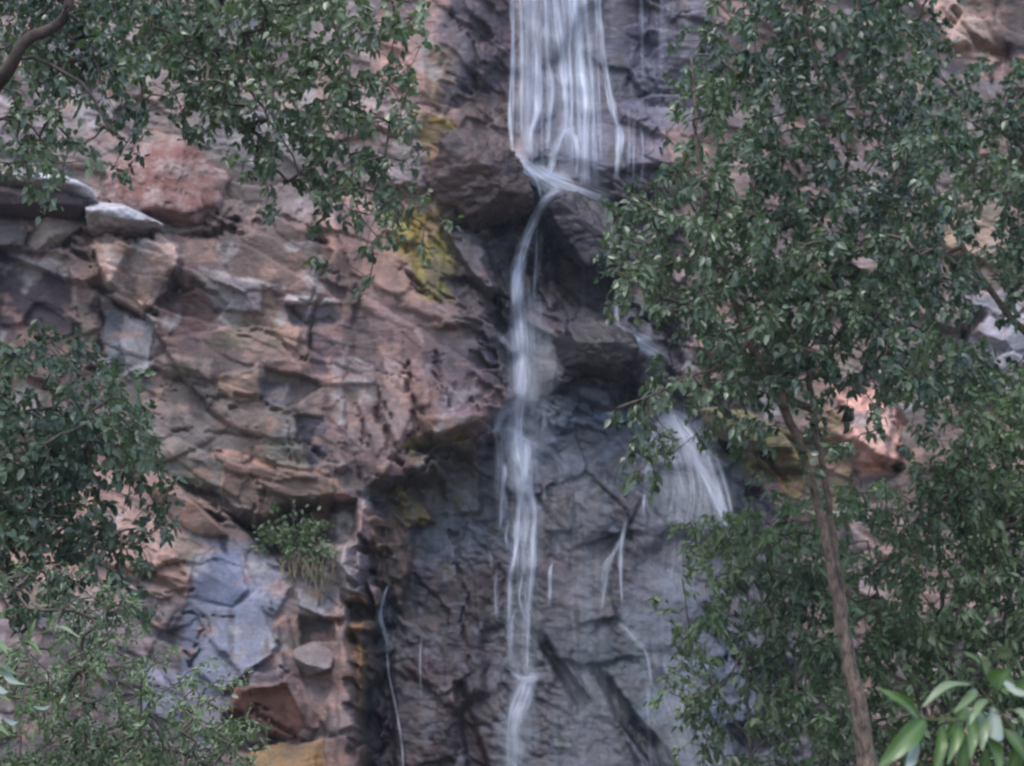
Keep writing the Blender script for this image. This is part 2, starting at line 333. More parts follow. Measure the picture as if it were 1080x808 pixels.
# --- pigment: colours as seen in flat shade (0-255), turned into reflectance below
def lin(c): c = np.asarray(c, float) / 255; return np.where(c < 0.04045, c / 12.92, ((c + 0.055) / 1.055) ** 2.4)
PIG = np.empty(U.shape + (3,)); PIG[:] = lin((128, 112, 110))
WET = np.zeros(U.shape)
paint = [  # outline, colour, feather, strength, wetness or None
 ([(-640, -420), (480, -420), (470, 180), (400, 240), (-640, 240)], (132, 122, 121), 30, 1, 0),
 ([(395, -60), (470, -60), (470, 130), (400, 140)], (146, 116, 112), 22, .85, None),
 ([(330, 90), (430, 100), (450, 150), (340, 150)], (150, 128, 122), 14, .8, None),
 ([(-640, 240), (400, 235), (520, 340), (520, 450), (385, 540), (-640, 520)], (108, 93, 90), 22, 1, 0),
 ([(150, 290), (330, 310), (320, 400), (160, 400)], (98, 79, 75), 26, .9, None),
 ([(240, 330), (330, 320), (330, 380), (260, 400)], (128, 108, 100), 18, .7, None),
 ([(325, 295), (380, 300), (370, 400), (330, 400)], (92, 86, 90), 10, .7, None),
 ([(160, 400), (360, 410), (370, 530), (160, 500)], (122, 110, 104), 26, .8, None),
 ([(0, 262), (76, 272), (90, 350), (0, 365), (-300, 360), (-300, 262)], (84, 72, 80), 8, .95, None),
 ([(350, 190), (440, 200), (530, 330), (500, 345), (380, 310), (340, 260)], (158, 128, 120), 16, .95, None),
 ([(340, 300), (450, 330), (530, 355), (510, 450), (420, 510), (345, 480)], (134, 107, 103), 20, .95, None),
 ([(455, 340), (530, 352), (528, 445), (470, 455), (440, 400)], (98, 84, 86), 18, .8, 0.4),
 ([(405, 215), (465, 222), (490, 290), (475, 325), (440, 305), (412, 270)], (146, 134, 70), 9, .9, None),
 ([(470, 215), (520, 240), (525, 335), (485, 320)], (112, 100, 104), 14, .8, 0.5),
 ([(445, 118), (480, 128), (490, 200), (462, 195), (450, 150)], (124, 102, 66), 10, .8, None),
 ([(440, 50), (470, 60), (475, 100), (455, 110)], (118, 106, 70), 12, .5, None),
 ([(480, -420), (545, -420), (545, 150), (520, 165), (478, 110), (470, 40)], (80, 73, 84), 14, .95, 0.6),
 ([(535, -420), (700, -420), (700, 215), (560, 190)], (86, 84, 102), 16, .95, 0.9),
 ([(690, -420), (800, -420), (740, 130), (690, 130)], (96, 100, 118), 20, .8, 0.8),
 ([(480, 90), (540, 100), (545, 150), (500, 160), (470, 130)], (96, 80, 74), 12, .8, 0.4),
 ([(505, 200), (720, 210), (730, 430), (560, 440), (528, 380)], (62, 58, 66), 16, .95, 0.8),
 ([(385, 530), (420, 490), (540, 450), (560, 1020), (385, 1020)], (74, 63, 67), 16, .95, 0.6),
 ([(440, 480), (530, 450), (530, 600), (440, 600)], (82, 92, 104), 20, .8, 0.7),
 ([(520, 430), (760, 420), (820, 560), (880, 1020), (520, 1020)], (88, 86, 96), 20, .95, 0.9),
 ([(560, 420), (760, 430), (790, 560), (700, 540), (640, 500), (560, 520)], (92, 104, 118), 26, .8, 0.8),
 ([(600, 640), (760, 600), (860, 1020), (680, 800)], (84, 94, 104), 24, .75, 0.8),
 ([(600, 560), (680, 530), (700, 640), (560, 640)], (100, 84, 88), 20, .7, 0.6),
 ([(425, 480), (475, 452), (490, 462), (440, 478)], (130, 118, 66), 8, .8, None),
 ([(412, 515), (445, 525), (458, 552), (435, 560), (415, 535)], (134, 116, 72), 14, .7, None),
 ([(375, 535), (430, 545), (432, 640), (408, 640), (385, 600)], (132, 100, 74), 10, .8, 0.1),
 ([(350, 525), (384, 530), (386, 640), (360, 640)], (150, 124, 122), 6, .9, 0),
 ([(350, 640), (386, 640), (386, 1020), (345, 1020)], (132, 104, 96), 10, .8, 0),
 ([(368, 640), (392, 640), (392, 700), (372, 690)], (152, 124, 68), 6, .7, None),
 ([(120, 480), (240, 540), (300, 590), (200, 600), (200, 660), (-640, 660), (-640, 500)], (156, 128, 119), 16, .95, 0),
 ([(-640, 600), (200, 640), (250, 700), (230, 1020), (-640, 1020)], (104, 96, 100), 24, .95, 0),
 ([(200, 575), (250, 578), (295, 660), (290, 715), (240, 740), (210, 800), (190, 700), (195, 640)], (112, 118, 138), 10, .95, 0.1),
 ([(245, 690), (300, 690), (330, 770), (290, 790), (240, 745)], (126, 92, 86), 12, .95, 0),
 ([(255, 640), (280, 640), (300, 700), (262, 716)], (96, 88, 100), 8, .7, None),
 ([(205, 560), (290, 575), (296, 640), (270, 640), (250, 590)], (116, 116, 130), 10, .8, None),
 ([(95, 255), (165, 250), (190, 270), (160, 335), (100, 300)], (162, 138, 128), 5, .9, None),
 ([(130, 335), (165, 345), (160, 400), (126, 402)], (166, 158, 158), 8, .85, None),
 ([(270, 470), (360, 500), (350, 530), (280, 520)], (160, 124, 108), 12, .5, None),
 ([(860, -420), (1720, -420), (1720, 1020), (900, 1020), (840, 560)], (122, 108, 106), 40, .95, 0),
 ([(735, 425), (830, 450), (850, 500), (800, 505), (745, 465)], (120, 116, 60), 9, .8, 0.2),
 ([(850, 420), (890, 440), (900, 520), (860, 560)], (126, 116, 80), 10, .6, 0),
 ([(880, 405), (950, 415), (945, 500), (905, 500)], (206, 160, 148), 8, .95, 0),
 ([(970, -60), (1060, -60), (1050, 60), (990, 60)], (182, 150, 136), 14, .9, 0),
 ([(960, 200), (1080, 200), (1080, 290), (960, 280)], (170, 150, 128), 24, .8, 0),
 ([(1030, 310), (1720, 300), (1720, 430), (1030, 420)], (168, 164, 172), 12, .9, 0),
]
for pts, c, fe, op, wt in paint:
    s, w = poly_w(pts, fe * 0.8, 1.3); w = w * op
    PIG[s] = PIG[s] * (1 - w[..., None]) + lin(c) * w[..., None]
    if wt is not None: WET[s] = WET[s] * (1 - w) + wt * w
# pale salmon edges and pale streaks along the beds, yellow lichen runs down the rib
for pts, c, hw, op in [
 ([(232, 478), (300, 490), (352, 506)], (184, 142, 124), 3, .9), ([(238, 488), (285, 500), (340, 512)], (176, 134, 116), 3, .8), ([(262, 512), (330, 522), (366, 528)], (170, 128, 112), 3, .7), ([(165, 440), (230, 456), (262, 466)], (160, 140, 132), 2, .6),
 ([(270, 456), (320, 474)], (176, 146, 136), 2.5, .7), ([(368, 376), (420, 396), (470, 416)], (186, 166, 162), 1.8, .8), ([(410, 328), (432, 342), (446, 356)], (190, 164, 158), 2, .8), ([(386, 446), (412, 460)], (188, 168, 160), 2.5, .7),
 ([(350, 360), (372, 366)], (190, 176, 176), 2, .6), ([(210, 285), (280, 300), (300, 305)], (176, 166, 164), 2.5, .6), ([(160, 500), (178, 520), (196, 545)], (178, 138, 118), 4, .7), ([(432, 120), (462, 128), (484, 142)], (150, 128, 62), 4, .8),
 ([(446, 130), (456, 170), (466, 205)], (128, 108, 64), 5, .7), ([(418, 224), (452, 232), (478, 250)], (146, 132, 74), 6, .7), ([(424, 246), (450, 254), (474, 278)], (148, 134, 68), 5, .85), ([(430, 272), (462, 292), (482, 318)], (144, 132, 78), 5, .7),
 ([(418, 468), (450, 474), (486, 462)], (146, 130, 58), 3.5, .8), ([(376, 668), (384, 690), (388, 730)], (160, 128, 70), 4, .8), ([(388, 560), (384, 640)], (150, 112, 76), 3, .7), ([(362, 700), (372, 760), (378, 808)], (148, 112, 78), 4, .7),
 ([(186, 552), (194, 590), (190, 610)], (176, 138, 124), 5, .6), ([(140, 600), (176, 628), (180, 640)], (172, 136, 122), 4, .6), ([(230, 590), (236, 620), (246, 650)], (140, 150, 176), 6, .5), ([(150, 340), (144, 390)], (188, 184, 188), 6, .7),
 ([(112, 262), (120, 290)], (190, 170, 160), 5, .6), ([(150, 262), (156, 290)], (120, 112, 120), 3, .6), ([(560, 500), (640, 520), (690, 500)], (112, 124, 138), 8, .4), ([(620, 690), (680, 760), (720, 808)], (100, 116, 124), 10, .5)]:
    s = window(pts, hw * 3 + 20); x, y = 0.5 * (CU[s] + U[s]), 0.5 * (CV[s] + V[s]); best = np.full(x.shape, 1e9)
    for i in range(len(pts) - 1): best = np.minimum(best, seg_dist(x, y, pts[i], pts[i + 1])[0])
    w = (op * sstep(1.3 - best / (hw * np.clip(1 + 1.6 * vnoise(x / 14, y / 14, 78), 0.2, 2))))[..., None]
    PIG[s] = PIG[s] * (1 - w) + lin(c) * w
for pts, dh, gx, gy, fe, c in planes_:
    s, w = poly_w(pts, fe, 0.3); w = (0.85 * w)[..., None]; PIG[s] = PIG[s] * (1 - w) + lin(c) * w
# block-to-block tint, mineral patches, rain stains, lichen
ch = bl(cell); ch1 = bl(cell, '1')
PIG *= (1 + 0.42 * (ch - 0.5) + 0.42 * (ch1 - 0.5))[..., None]
n1 = fbm(U / 36, V / 30, 81, 5); n2 = fbm(U / 14, V / 11, 82, 4); n3 = fbm(U / 80, V / 70, 83, 3)
PIG *= (1 + 0.35 * n1 + 0.30 * n2)[..., None]
PIG = PIG * 0.98 + 0.02 * PIG.mean(-1, keepdims=True)
PIG[..., 0] *= 1 + 0.22 * n3 + 0.12 * (ch - 0.5); PIG[..., 2] *= 1 - 0.18 * n3
def tint(w, c): 
    global PIG
    w = np.clip(w, 0, 1)[..., None]; PIG = PIG * (1 - w) + lin(c) * w
dry = 1 - WET
pk = sstep((fbm(U / 24, V / 16, 91, 4) - 0.22) * 4) * dry
tint(0.55 * pk, (172, 140, 128))
pl_ = sstep((fbm(U / 30, V / 26, 92, 4) - 0.30) * 5) * dry
tint(0.6 * pl_, (168, 164, 166))
dk = sstep((fbm(U / 26, V / 60, 93, 4) - 0.26) * 5)
tint(0.6 * dk, (70, 62, 68))
gr = sstep((fbm(U / 40, V / 30, 94, 4) - 0.30) * 4) * sstep((V - 250) / 80)
tint(0.45 * gr, (96, 102, 78))
st = sstep((vnoise(U / 5, V / 90, 95) + 0.5 * vnoise(U / 11, V / 140, 96) - 0.25) * 4) * WET
tint(0.45 * st, (120, 128, 142))
st2 = sstep((vnoise(U / 6, V / 110, 97) - 0.2) * 4) * WET
tint(0.4 * st2, (52, 46, 52))
wet_n = sstep((fbm(U / 20, V / 18, 98, 4) - 0.05) * 4) * maskC
tint(0.55 * wet_n, (56, 49, 54))
wl = sstep((fbm(U / 10, V / 8, 99, 4) - 0.25) * 5) * maskC
tint(0.42 * wl, (128, 136, 150))
GAIN = 0.92
PIG *= (1 - 0.36 * maskC)[..., None] * (1 - maskC[..., None] * np.array([0.06, 0.0, -0.10]))
ALB = np.clip(PIG * GAIN * np.array([1.0, 0.98, 0.97]), 0.012, 0.75)

def samp(M, px, py):
    x = np.clip((px - U0) / ST, 0, M.shape[1] - 1.001); y = np.clip((py - V0) / ST, 0, M.shape[0] - 1.001)
    ix = x.astype(int); iy = y.astype(int); fx = x - ix; fy = y - iy
    if M.ndim == 3: fx = fx[..., None]; fy = fy[..., None]
    return (M[iy, ix] * (1 - fx) + M[iy, ix + 1] * fx) * (1 - fy) + (M[iy + 1, ix] * (1 - fx) + M[iy + 1, ix + 1] * fx) * fy

def face_h(px, py): return samp(H, np.asarray(px, float), np.asarray(py, float))
k_ = np.ones(9) / 9
HS = np.apply_along_axis(lambda r_: np.convolve(r_, k_, 'same'), 1, np.apply_along_axis(lambda r_: np.convolve(r_, k_, 'same'), 0, H))
def face_pt(px, py, off=0.0, smooth=True):
    h = samp(HS if smooth else H, np.asarray(px, float), np.asarray(py, float)); return at(px, py, DC - h - off)

# ------------------------------------------------------------------ mesh + material helpers
def mesh_obj(name, verts, faces_, mat=None, parent=None, smooth=True, attrs=None, loops=None):
    me = bpy.data.meshes.new(name)
    verts = np.asarray(verts, np.float32)
    me.vertices.add(len(verts)); me.vertices.foreach_set('co', verts.ravel())
    if isinstance(faces_, np.ndarray): faces_ = [faces_]
    nl = sum(f.size for f in faces_); nf = sum(len(f) for f in faces_)
    me.loops.add(nl); me.loops.foreach_set('vertex_index', np.concatenate([f.ravel() for f in faces_]).astype(np.int32))
    tot = np.concatenate([np.full(len(f), f.shape[1], np.int32) for f in faces_])
    st_ = np.zeros(nf, np.int32); st_[1:] = np.cumsum(tot)[:-1]
    me.polygons.add(nf); me.polygons.foreach_set('loop_start', st_); me.polygons.foreach_set('loop_total', tot)
    me.update(calc_edges=True)
    me.polygons.foreach_set('use_smooth', np.full(nf, smooth, bool))
    for k, a in (attrs or {}).items():
        a = np.asarray(a, np.float32)
        if a.ndim == 2:
            at_ = me.attributes.new(k, 'FLOAT_COLOR', 'POINT')
            if a.shape[1] == 3: a = np.concatenate([a, np.ones((len(a), 1), np.float32)], 1)
            at_.data.foreach_set('color', a.ravel())
        else:
            me.attributes.new(k, 'FLOAT', 'POINT').data.foreach_set('value', a)
    if mat: me.materials.append(mat)
    o = bpy.data.objects.new(name, me); col.objects.link(o)
    if parent: o.parent = parent
    return o

def tag(o, label=None, cat=None, group=None, kind=None):
    if label: o['label'] = label
    if cat: o['category'] = cat
    if group: o['group'] = group
    if kind: o['kind'] = kind
    return o

def empty(name, label, cat, group=None, loc=(0, 0, 0)):
    o = bpy.data.objects.new(name, None); col.objects.link(o); o.empty_display_size = 0.2
    return tag(o, label, cat, group)

class NT:
    def __init__(s, name):
        s.m = bpy.data.materials.new(name); s.m.use_nodes = True; s.t = s.m.node_tree; s.t.nodes.clear()
        s.out = s.n('ShaderNodeOutputMaterial')
    def n(s, typ, ins=None, **kw):
        nd = s.t.nodes.new(typ)
        for k, v in kw.items(): setattr(nd, k, v)
        for k, v in (ins or {}).items():
            sock = nd.inputs[k]
            if isinstance(v, bpy.types.NodeSocket): s.t.links.new(v, sock)
            else: sock.default_value = v
        return nd
    def math(s, op, a, b=0.0, clamp=False):
        nd = s.n('ShaderNodeMath', operation=op, use_clamp=clamp)
        for i, v in enumerate((a, b)):
            if isinstance(v, bpy.types.NodeSocket): s.t.links.new(v, nd.inputs[i])
            else: nd.inputs[i].default_value = v
        return nd.outputs[0]
    def attr(s, name): return s.n('ShaderNodeAttribute', attribute_name=name)
    def ramp(s, f, stops):
        nd = s.n('ShaderNodeValToRGB', {0: f}); e = nd.color_ramp.elements
        e[0].position, e[0].color = stops[0][0], stops[0][1]; e[1].position, e[1].color = stops[-1][0], stops[-1][1]
        for p, c in stops[1:-1]: x = e.new(p); x.color = c
        return nd.outputs[0]
    def mapr(s, v, a, b, c, d): return s.n('ShaderNodeMapRange', {0: v, 1: a, 2: b, 3: c, 4: d}).outputs[0]

def rock_mat(name, vertex=True, color=(0.3, 0.25, 0.24), wet=0.0, tint2=None):
    t = NT(name)
    co = t.n('ShaderNodeTexCoord').outputs['Object']
    big = t.n('ShaderNodeTexNoise', {'Vector': co, 'Scale': 2.3, 'Detail': 8, 'Roughness': 0.62}).outputs[0]
    fine = t.n('ShaderNodeTexNoise', {'Vector': co, 'Scale': 11.0, 'Detail': 6, 'Roughness': 0.7}).outputs[0]
    mp = t.n('ShaderNodeMapping', {'Vector': co, 'Rotation': (0, R(18), 0), 'Scale': (1.2, 1.2, 7.0)}).outputs[0]
    strat = t.n('ShaderNodeTexNoise', {'Vector': mp, 'Scale': 1.6, 'Detail': 5, 'Roughness': 0.65}).outputs[0]
    if vertex:
        base = t.attr('pig').outputs['Color']; wt = t.attr('wet').outputs['Fac']
    else:
        base = t.n('ShaderNodeMixRGB', {0: t.mapr(big, 0.4, 0.62, 0, 1), 1: (*color, 1), 2: (*(tint2 or color), 1)}).outputs[0]
        wt = t.n('ShaderNodeValue'); wt.outputs[0].default_value = wet; wt = wt.outputs[0]
    v = t.math('MULTIPLY', t.mapr(big, 0.3, 0.7, 0.80, 1.22), t.mapr(fine, 0.3, 0.7, 0.75, 1.25))
    v = t.math('MULTIPLY', v, t.mapr(strat, 0.3, 0.7, 0.86, 1.16))
    c = t.n('ShaderNodeVectorMath', {0: base, 1: t.n('ShaderNodeCombineXYZ', {0: v, 1: v, 2: v}).outputs[0]}, operation='MULTIPLY').outputs[0]
    ro = t.math('SUBTRACT', 0.85, t.math('MULTIPLY', wt, 0.52))
    hsum = t.math('ADD', t.math('MULTIPLY', fine, 0.5), t.math('ADD', big, t.math('MULTIPLY', strat, 0.8)))
    bump = t.n('ShaderNodeBump', {'Strength': 0.8, 'Distance': 0.045, 'Height': hsum}).outputs[0]
    b = t.n('ShaderNodeBsdfPrincipled', {'Base Color': c, 'Roughness': ro, 'Normal': bump, 'Specular IOR Level': 0.45})
    t.t.links.new(b.outputs[0], t.out.inputs[0]); return t.m

M_CLIFF = rock_mat('cliff_rock')

# ------------------------------------------------------------------ the cliff
def axis(a, b, lo, hi, fine, coarse):
    return np.concatenate([np.arange(a, lo, coarse), np.arange(lo, hi, fine), np.arange(hi, b, coarse)])
PXM = DC / FPX
xs = axis(-12.6 * 2.1, 12.6 * 2.1, -11.8, 11.8, 1.35 * PXM, 4.5 * PXM)
zs = axis(-0.6, 29.0, 2.3, 20.4, 1.35 * PXM, 4.5 * PXM)
X, Z = np.meshgrid(xs, zs)
h = np.zeros(X.shape)
for it in range(7):
    P = np.stack([X, DC - h, Z], -1); px, py = to_px(P); h = 0.5 * h + 0.5 * samp(H, px, py) if it > 2 else samp(HS, px, py)
P = np.stack([X, DC - h, Z], -1); px, py = to_px(P)
ny, nx = X.shape
ii = (np.arange(ny - 1)[:, None] * nx + np.arange(nx - 1)[None]).ravel()
F = np.stack([ii, ii + 1, ii + nx + 1, ii + nx], 1)
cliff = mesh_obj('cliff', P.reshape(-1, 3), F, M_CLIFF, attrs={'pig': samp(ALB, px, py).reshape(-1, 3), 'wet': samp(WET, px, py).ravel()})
tag(cliff, 'tall fractured pink and grey rock cliff behind the waterfall', 'cliff', kind='structure')

# ground: one sheet, rising to the foot of the cliff
gx = np.concatenate([np.linspace(-400, -30, 12), np.linspace(-28, 28, 120), np.linspace(30, 400, 12)])
gy = np.concatenate([np.linspace(-400, -3, 12), np.linspace(-2, 48, 110), np.linspace(50, 400, 10)])
GX, GY = np.meshgrid(gx, gy)
def ground_z(x, y): return 0.9 * sstep((np.asarray(y, float) - 30) / 15) - 0.1 + 0.25 * fbm(np.asarray(x, float) / 5, np.asarray(y, float) / 5, 5, 4) * sstep(np.asarray(y, float) / 8)
GZ = ground_z(GX, GY)
ny2, nx2 = GX.shape; ii = (np.arange(ny2 - 1)[:, None] * nx2 + np.arange(nx2 - 1)[None]).ravel()
g = NT('forest_floor'); co = g.n('ShaderNodeTexCoord').outputs['Object']
gn = g.n('ShaderNodeTexNoise', {'Vector': co, 'Scale': 1.4, 'Detail': 9, 'Roughness': 0.7}).outputs[0]
gc = g.ramp(gn, [(0.3, (0.03, 0.035, 0.018, 1)), (0.5, (0.09, 0.075, 0.05, 1)), (0.7, (0.18, 0.15, 0.12, 1))])
gb = g.n('ShaderNodeBump', {'Strength': 0.7, 'Distance': 0.1, 'Height': gn}).outputs[0]
g.t.links.new(g.n('ShaderNodeBsdfPrincipled', {'Base Color': gc, 'Roughness': 0.95, 'Normal': gb}).outputs[0], g.out.inputs[0])
tag(mesh_obj('ground', np.stack([GX, GY, GZ], -1).reshape(-1, 3), np.stack([ii, ii + 1, ii + nx2 + 1, ii + nx2], 1), g.m), 'brown leaf strewn ground below the cliff', 'ground', kind='structure')

# ------------------------------------------------------------------ boulders: solid blocks bounded by planes through a traced outline
import bmesh
_bm = bmesh.new(); bmesh.ops.create_icosphere(_bm, subdivisions=6, radius=1); _bm.verts.ensure_lookup_table()
ICO = np.array([v.co[:] for v in _bm.verts]); ICOF = np.array([[v.index for v in f.verts] for f in _bm.faces]); _bm.free()

def boulder(name, label, cat, pts, out, thick, color, tint2, fronts, wet=0.0, group=None, seed=0, rough=0.085, pw=60):
    """pts: outline; out: metres the middle stands out of the face; fronts: list of (right, up, distance factor) tilts of its front planes"""
    rs = np.random.default_rng(seed + 50)
    p = np.array(pts, float); c = p.mean(0)
    Y = DC - float(face_h(c[0], c[1])) * 0.5 - out
    C = at(c[0], c[1], Y); s = Y / FPX
    q = np.stack([(p[:, 0] - c[0]) * s, -(p[:, 1] - c[1]) * s], 1)
    planes = []
    n = len(q)
    for i in range(n):
        a, b = q[i], q[(i + 1) % n]; e = b - a; nn = np.array([e[1], -e[0]]); nn = nn / (np.hypot(*nn) + 1e-9)
        if nn @ (a + b) < 0: nn = -nn
        dd = max(abs(nn @ a), 0.03); tl = rs.uniform(-0.15, 0.3)
        N = np.array([nn[0], -tl, nn[1]]); planes.append((N / np.linalg.norm(N), dd / np.linalg.norm(N)))
    for (rx, uz, k) in fronts:
        N = np.array([rx, -1.0, uz]); planes.append((N / np.linalg.norm(N), thick * k / np.linalg.norm(N)))
    for k in range(5):
        N = np.array([rs.uniform(-1, 1), -rs.uniform(0.3, 1), rs.uniform(-1, 1)]); N /= np.linalg.norm(N)
        ext = max((q @ N[[0, 2]]).max(), 0.05) * 0.9 + thick * 0.55 * abs(N[1]); planes.append((N, ext))
    planes.append((np.array([0, 1.0, 0]), thick))
    acc = np.zeros(len(ICO))
    for N, d in planes: acc += np.clip(ICO @ N / d, 0, None) ** pw
    r = acc ** (-1 / pw)
    V_ = ICO * r[:, None]
    nz = 0.35 * facets(V_[:, 0] * 5.5 + 2 * V_[:, 1], V_[:, 2] * 8 + 1.5 * V_[:, 0], seed + 40, 2.0)[0] + fbm(V_[:, 0] * 1.8 + V_[:, 1] * 1.1 + seed, V_[:, 2] * 1.8 - V_[:, 1] * 0.7, 70 + seed, 5) + 0.5 * facets(V_[:, 0] * 2.2 + V_[:, 1], V_[:, 2] * 3 + 0.4 * V_[:, 0], seed, 1.5)[0]
    V_ = V_ * (1 + rough * 2.0 * nz)[:, None]
    o = mesh_obj(name, V_, ICOF, rock_mat(name + '_rock', False, color, wet, tint2)); o.location = C
    return tag(o, label, cat, group)

G1 = 'loose blocks and slabs on the cliff'
def alb(c): return tuple(float(v) for v in lin(c) * GAIN * np.array([1.0, 0.98, 0.97]))
boulder('boulder', 'pale angular block wedged under the bright ledge at upper left', 'boulder',
        [(22, 224), (44, 214), (80, 220), (85, 240), (64, 262), (46, 270), (28, 260)], 0.45, 0.4, alb((162, 150, 146)), alb((128, 110, 108)), [(0.5, 0.5, 1), (-0.7, 0.1, 0.9)], group=G1, seed=1)
boulder('boulder', 'big dark brown boulder overhanging just left of the water channel', 'boulder',
        [(452, 178), (472, 142), (512, 138), (548, 163), (565, 190), (560, 210), (528, 226), (494, 236), (462, 218)], 0.35, 0.9, alb((100, 82, 80)), alb((70, 60, 64)), [(0.25, 0.55, 1.0), (-0.2, -0.5, 0.9), (0.9, 0.2, 1.1)], 0.7, G1, 2, 0.10)
boulder('boulder', 'large rounded rusty red boulder sitting on the ledge', 'boulder',
        [(108, 212), (116, 176), (138, 150), (168, 140), (206, 148), (228, 172), (232, 205), (205, 236), (150, 240), (116, 230)], 0.6, 0.8, alb((140, 100, 92)), alb((158, 140, 138)), [(0.0, 0.75, 0.8), (-0.5, 0.1, 0.95), (0.7, 0.3, 0.9)], 0, G1, 3)
boulder('rock_slab', 'flat slab, painted whitish as if sky-lit, jutting from the left edge above a dark slab', 'rock slab',
        [(-60, 178), (10, 170), (34, 174), (62, 186), (98, 198), (104, 208), (60, 206), (-60, 196)], 1.15, 0.9, alb((228, 232, 240)), alb((150, 142, 150)), [(0.0, 3.0, 0.5), (0.25, 0.3, 0.9)], 0, G1, 4, 0.05)  # whitish colour paints in sky light on the ledge top, plus pale dust
boulder('rock_slab', 'dark brown slab under the whitish one at the left edge', 'rock slab',
        [(-60, 194), (60, 200), (92, 212), (90, 232), (40, 228), (-60, 236)], 0.95, 0.7, alb((92, 78, 80)), alb((70, 60, 64)), [(0.1, -0.5, 0.9), (0.3, 0.2, 0.95)], 0, G1, 14, 0.08)
boulder('rock_slab', 'tilted wedge of rock, painted pale as if sky-lit, against the foot of the red boulder', 'rock slab',
        [(88, 200), (104, 202), (132, 216), (170, 232), (176, 242), (122, 242), (92, 234)], 0.95, 0.8, alb((214, 216, 226)), alb((140, 128, 132)), [(-0.2, 2.2, 0.55), (0.3, -0.1, 0.9)], 0, G1, 5, 0.07)  # pale tone paints in the sky light on this ledge top
boulder('boulder', 'small grey block at the left edge beside the pale angular block', 'boulder',
        [(-30, 234), (12, 232), (30, 240), (28, 262), (-30, 264)], 0.5, 0.5, alb((124, 116, 120)), alb((98, 90, 94)), [(0.2, 0.9, 0.9), (0.5, -0.1, 0.9)], 0, G1, 15, 0.07)
boulder('boulder', 'black wet boulder splitting the water below the tall veil', 'boulder',
        [(578, 222), (592, 206), (618, 203), (640, 216), (656, 242), (652, 282), (624, 300), (600, 262), (584, 244)], 0.55, 0.6, alb((50, 46, 53)), alb((66, 62, 70)), [(0.3, 0.6, 1.0), (-0.5, -0.3, 0.9)], 0.9, G1, 6, 0.10)
boulder('rock_slab', 'sloping pinkish slab shaped like a leaf above the grey plane', 'rock slab',
        [(148, 494), (164, 488), (184, 508), (236, 542), (242, 562), (214, 566), (176, 540), (156, 516)], 0.55, 0.4, alb((162, 130, 116)), alb((128, 112, 110)), [(0.2, 0.7, 0.9), (-0.3, -0.5, 0.9)], 0, G1, 7)
boulder('boulder', 'smooth pale wedge of rock low in the hollow beside the pink pillar', 'boulder',
        [(312, 684), (336, 676), (354, 690), (350, 708), (326, 714), (312, 702)], 0.6, 0.35, alb((146, 136, 136)), alb((112, 100, 102)), [(0.1, 0.9, 0.9)], 0, G1, 9)
boulder('boulder', 'ochre yellow boulder at the bottom edge below the red wedge', 'boulder',
        [(262, 800), (300, 786), (345, 780), (356, 800), (352, 870), (268, 870)], 0.75, 0.5, alb((150, 126, 100)), alb((150, 118, 80)), [(0.0, 0.5, 0.9), (0.6, 0.1, 0.9)], 0, G1, 10)
boulder('boulder', 'blocky dark shoulder of rock between the two middle cascades', 'boulder',
        [(592, 350), (626, 336), (668, 350), (674, 382), (650, 396), (604, 384)], 0.35, 0.55, alb((66, 62, 64)), alb((48, 45, 48)), [(0.1, 0.7, 0.9), (0.1, -0.6, 0.9)], 0.8, G1, 11, 0.10)
boulder('rock_slab', 'olive stained slab right of the wide lower cascade', 'rock slab',
        [(742, 428), (790, 434), (826, 458), (836, 476), (800, 474), (760, 452)], 0.5, 0.5, alb((122, 116, 74)), alb((110, 100, 90)), [(0.0, 0.9, 0.9)], 0.2, G1, 12)

# ------------------------------------------------------------------ water
def water_mat():
    t = NT('falling_water')
    a = t.attr('alpha').outputs['Fac']; su = t.attr('across').outputs['Fac']; sv = t.attr('along').outputs['Fac']; br = t.attr('streak').outputs['Fac']
    v1 = t.n('ShaderNodeCombineXYZ', {0: t.math('MULTIPLY', su, 15.0), 1: t.math('MULTIPLY', sv, 0.55), 2: br}).outputs[0]
    n1 = t.n('ShaderNodeTexNoise', {'Vector': v1, 'Scale': 1.0, 'Detail': 4, 'Roughness': 0.6, 'Distortion': 0.25}).outputs[0]
    v2 = t.n('ShaderNodeCombineXYZ', {0: t.math('MULTIPLY', su, 5.0), 1: t.math('MULTIPLY', sv, 1.6), 2: br}).outputs[0]
    n2 = t.n('ShaderNodeTexNoise', {'Vector': v2, 'Scale': 1.0, 'Detail': 3, 'Roughness': 0.5}).outputs[0]
    s = t.mapr(n1, 0.34, 0.68, 0.35, 1.3); s2 = t.mapr(n2, 0.3, 0.7, 0.55, 1.25)
    f = t.math('MULTIPLY', t.math('MULTIPLY', a, s), s2, clamp=True)
    bs = t.n('ShaderNodeBsdfPrincipled', {'Base Color': (0.78, 0.84, 0.97, 1), 'Roughness': 0.45, 'Specular IOR Level': 0.5, 'Subsurface Weight': 0.0}).outputs[0]
    tl = t.n('ShaderNodeBsdfTranslucent', {'Color': (0.78, 0.84, 0.97, 1)}).outputs[0]
    w = t.n('ShaderNodeMixShader', {0: 0.35, 1: bs, 2: tl}).outputs[0]
    tr = t.n('ShaderNodeBsdfTransparent').outputs[0]
    t.t.links.new(t.n('ShaderNodeMixShader', {0: f, 1: tr, 2: w}).outputs[0], t.out.inputs[0]); return t.m
M_WATER = water_mat()

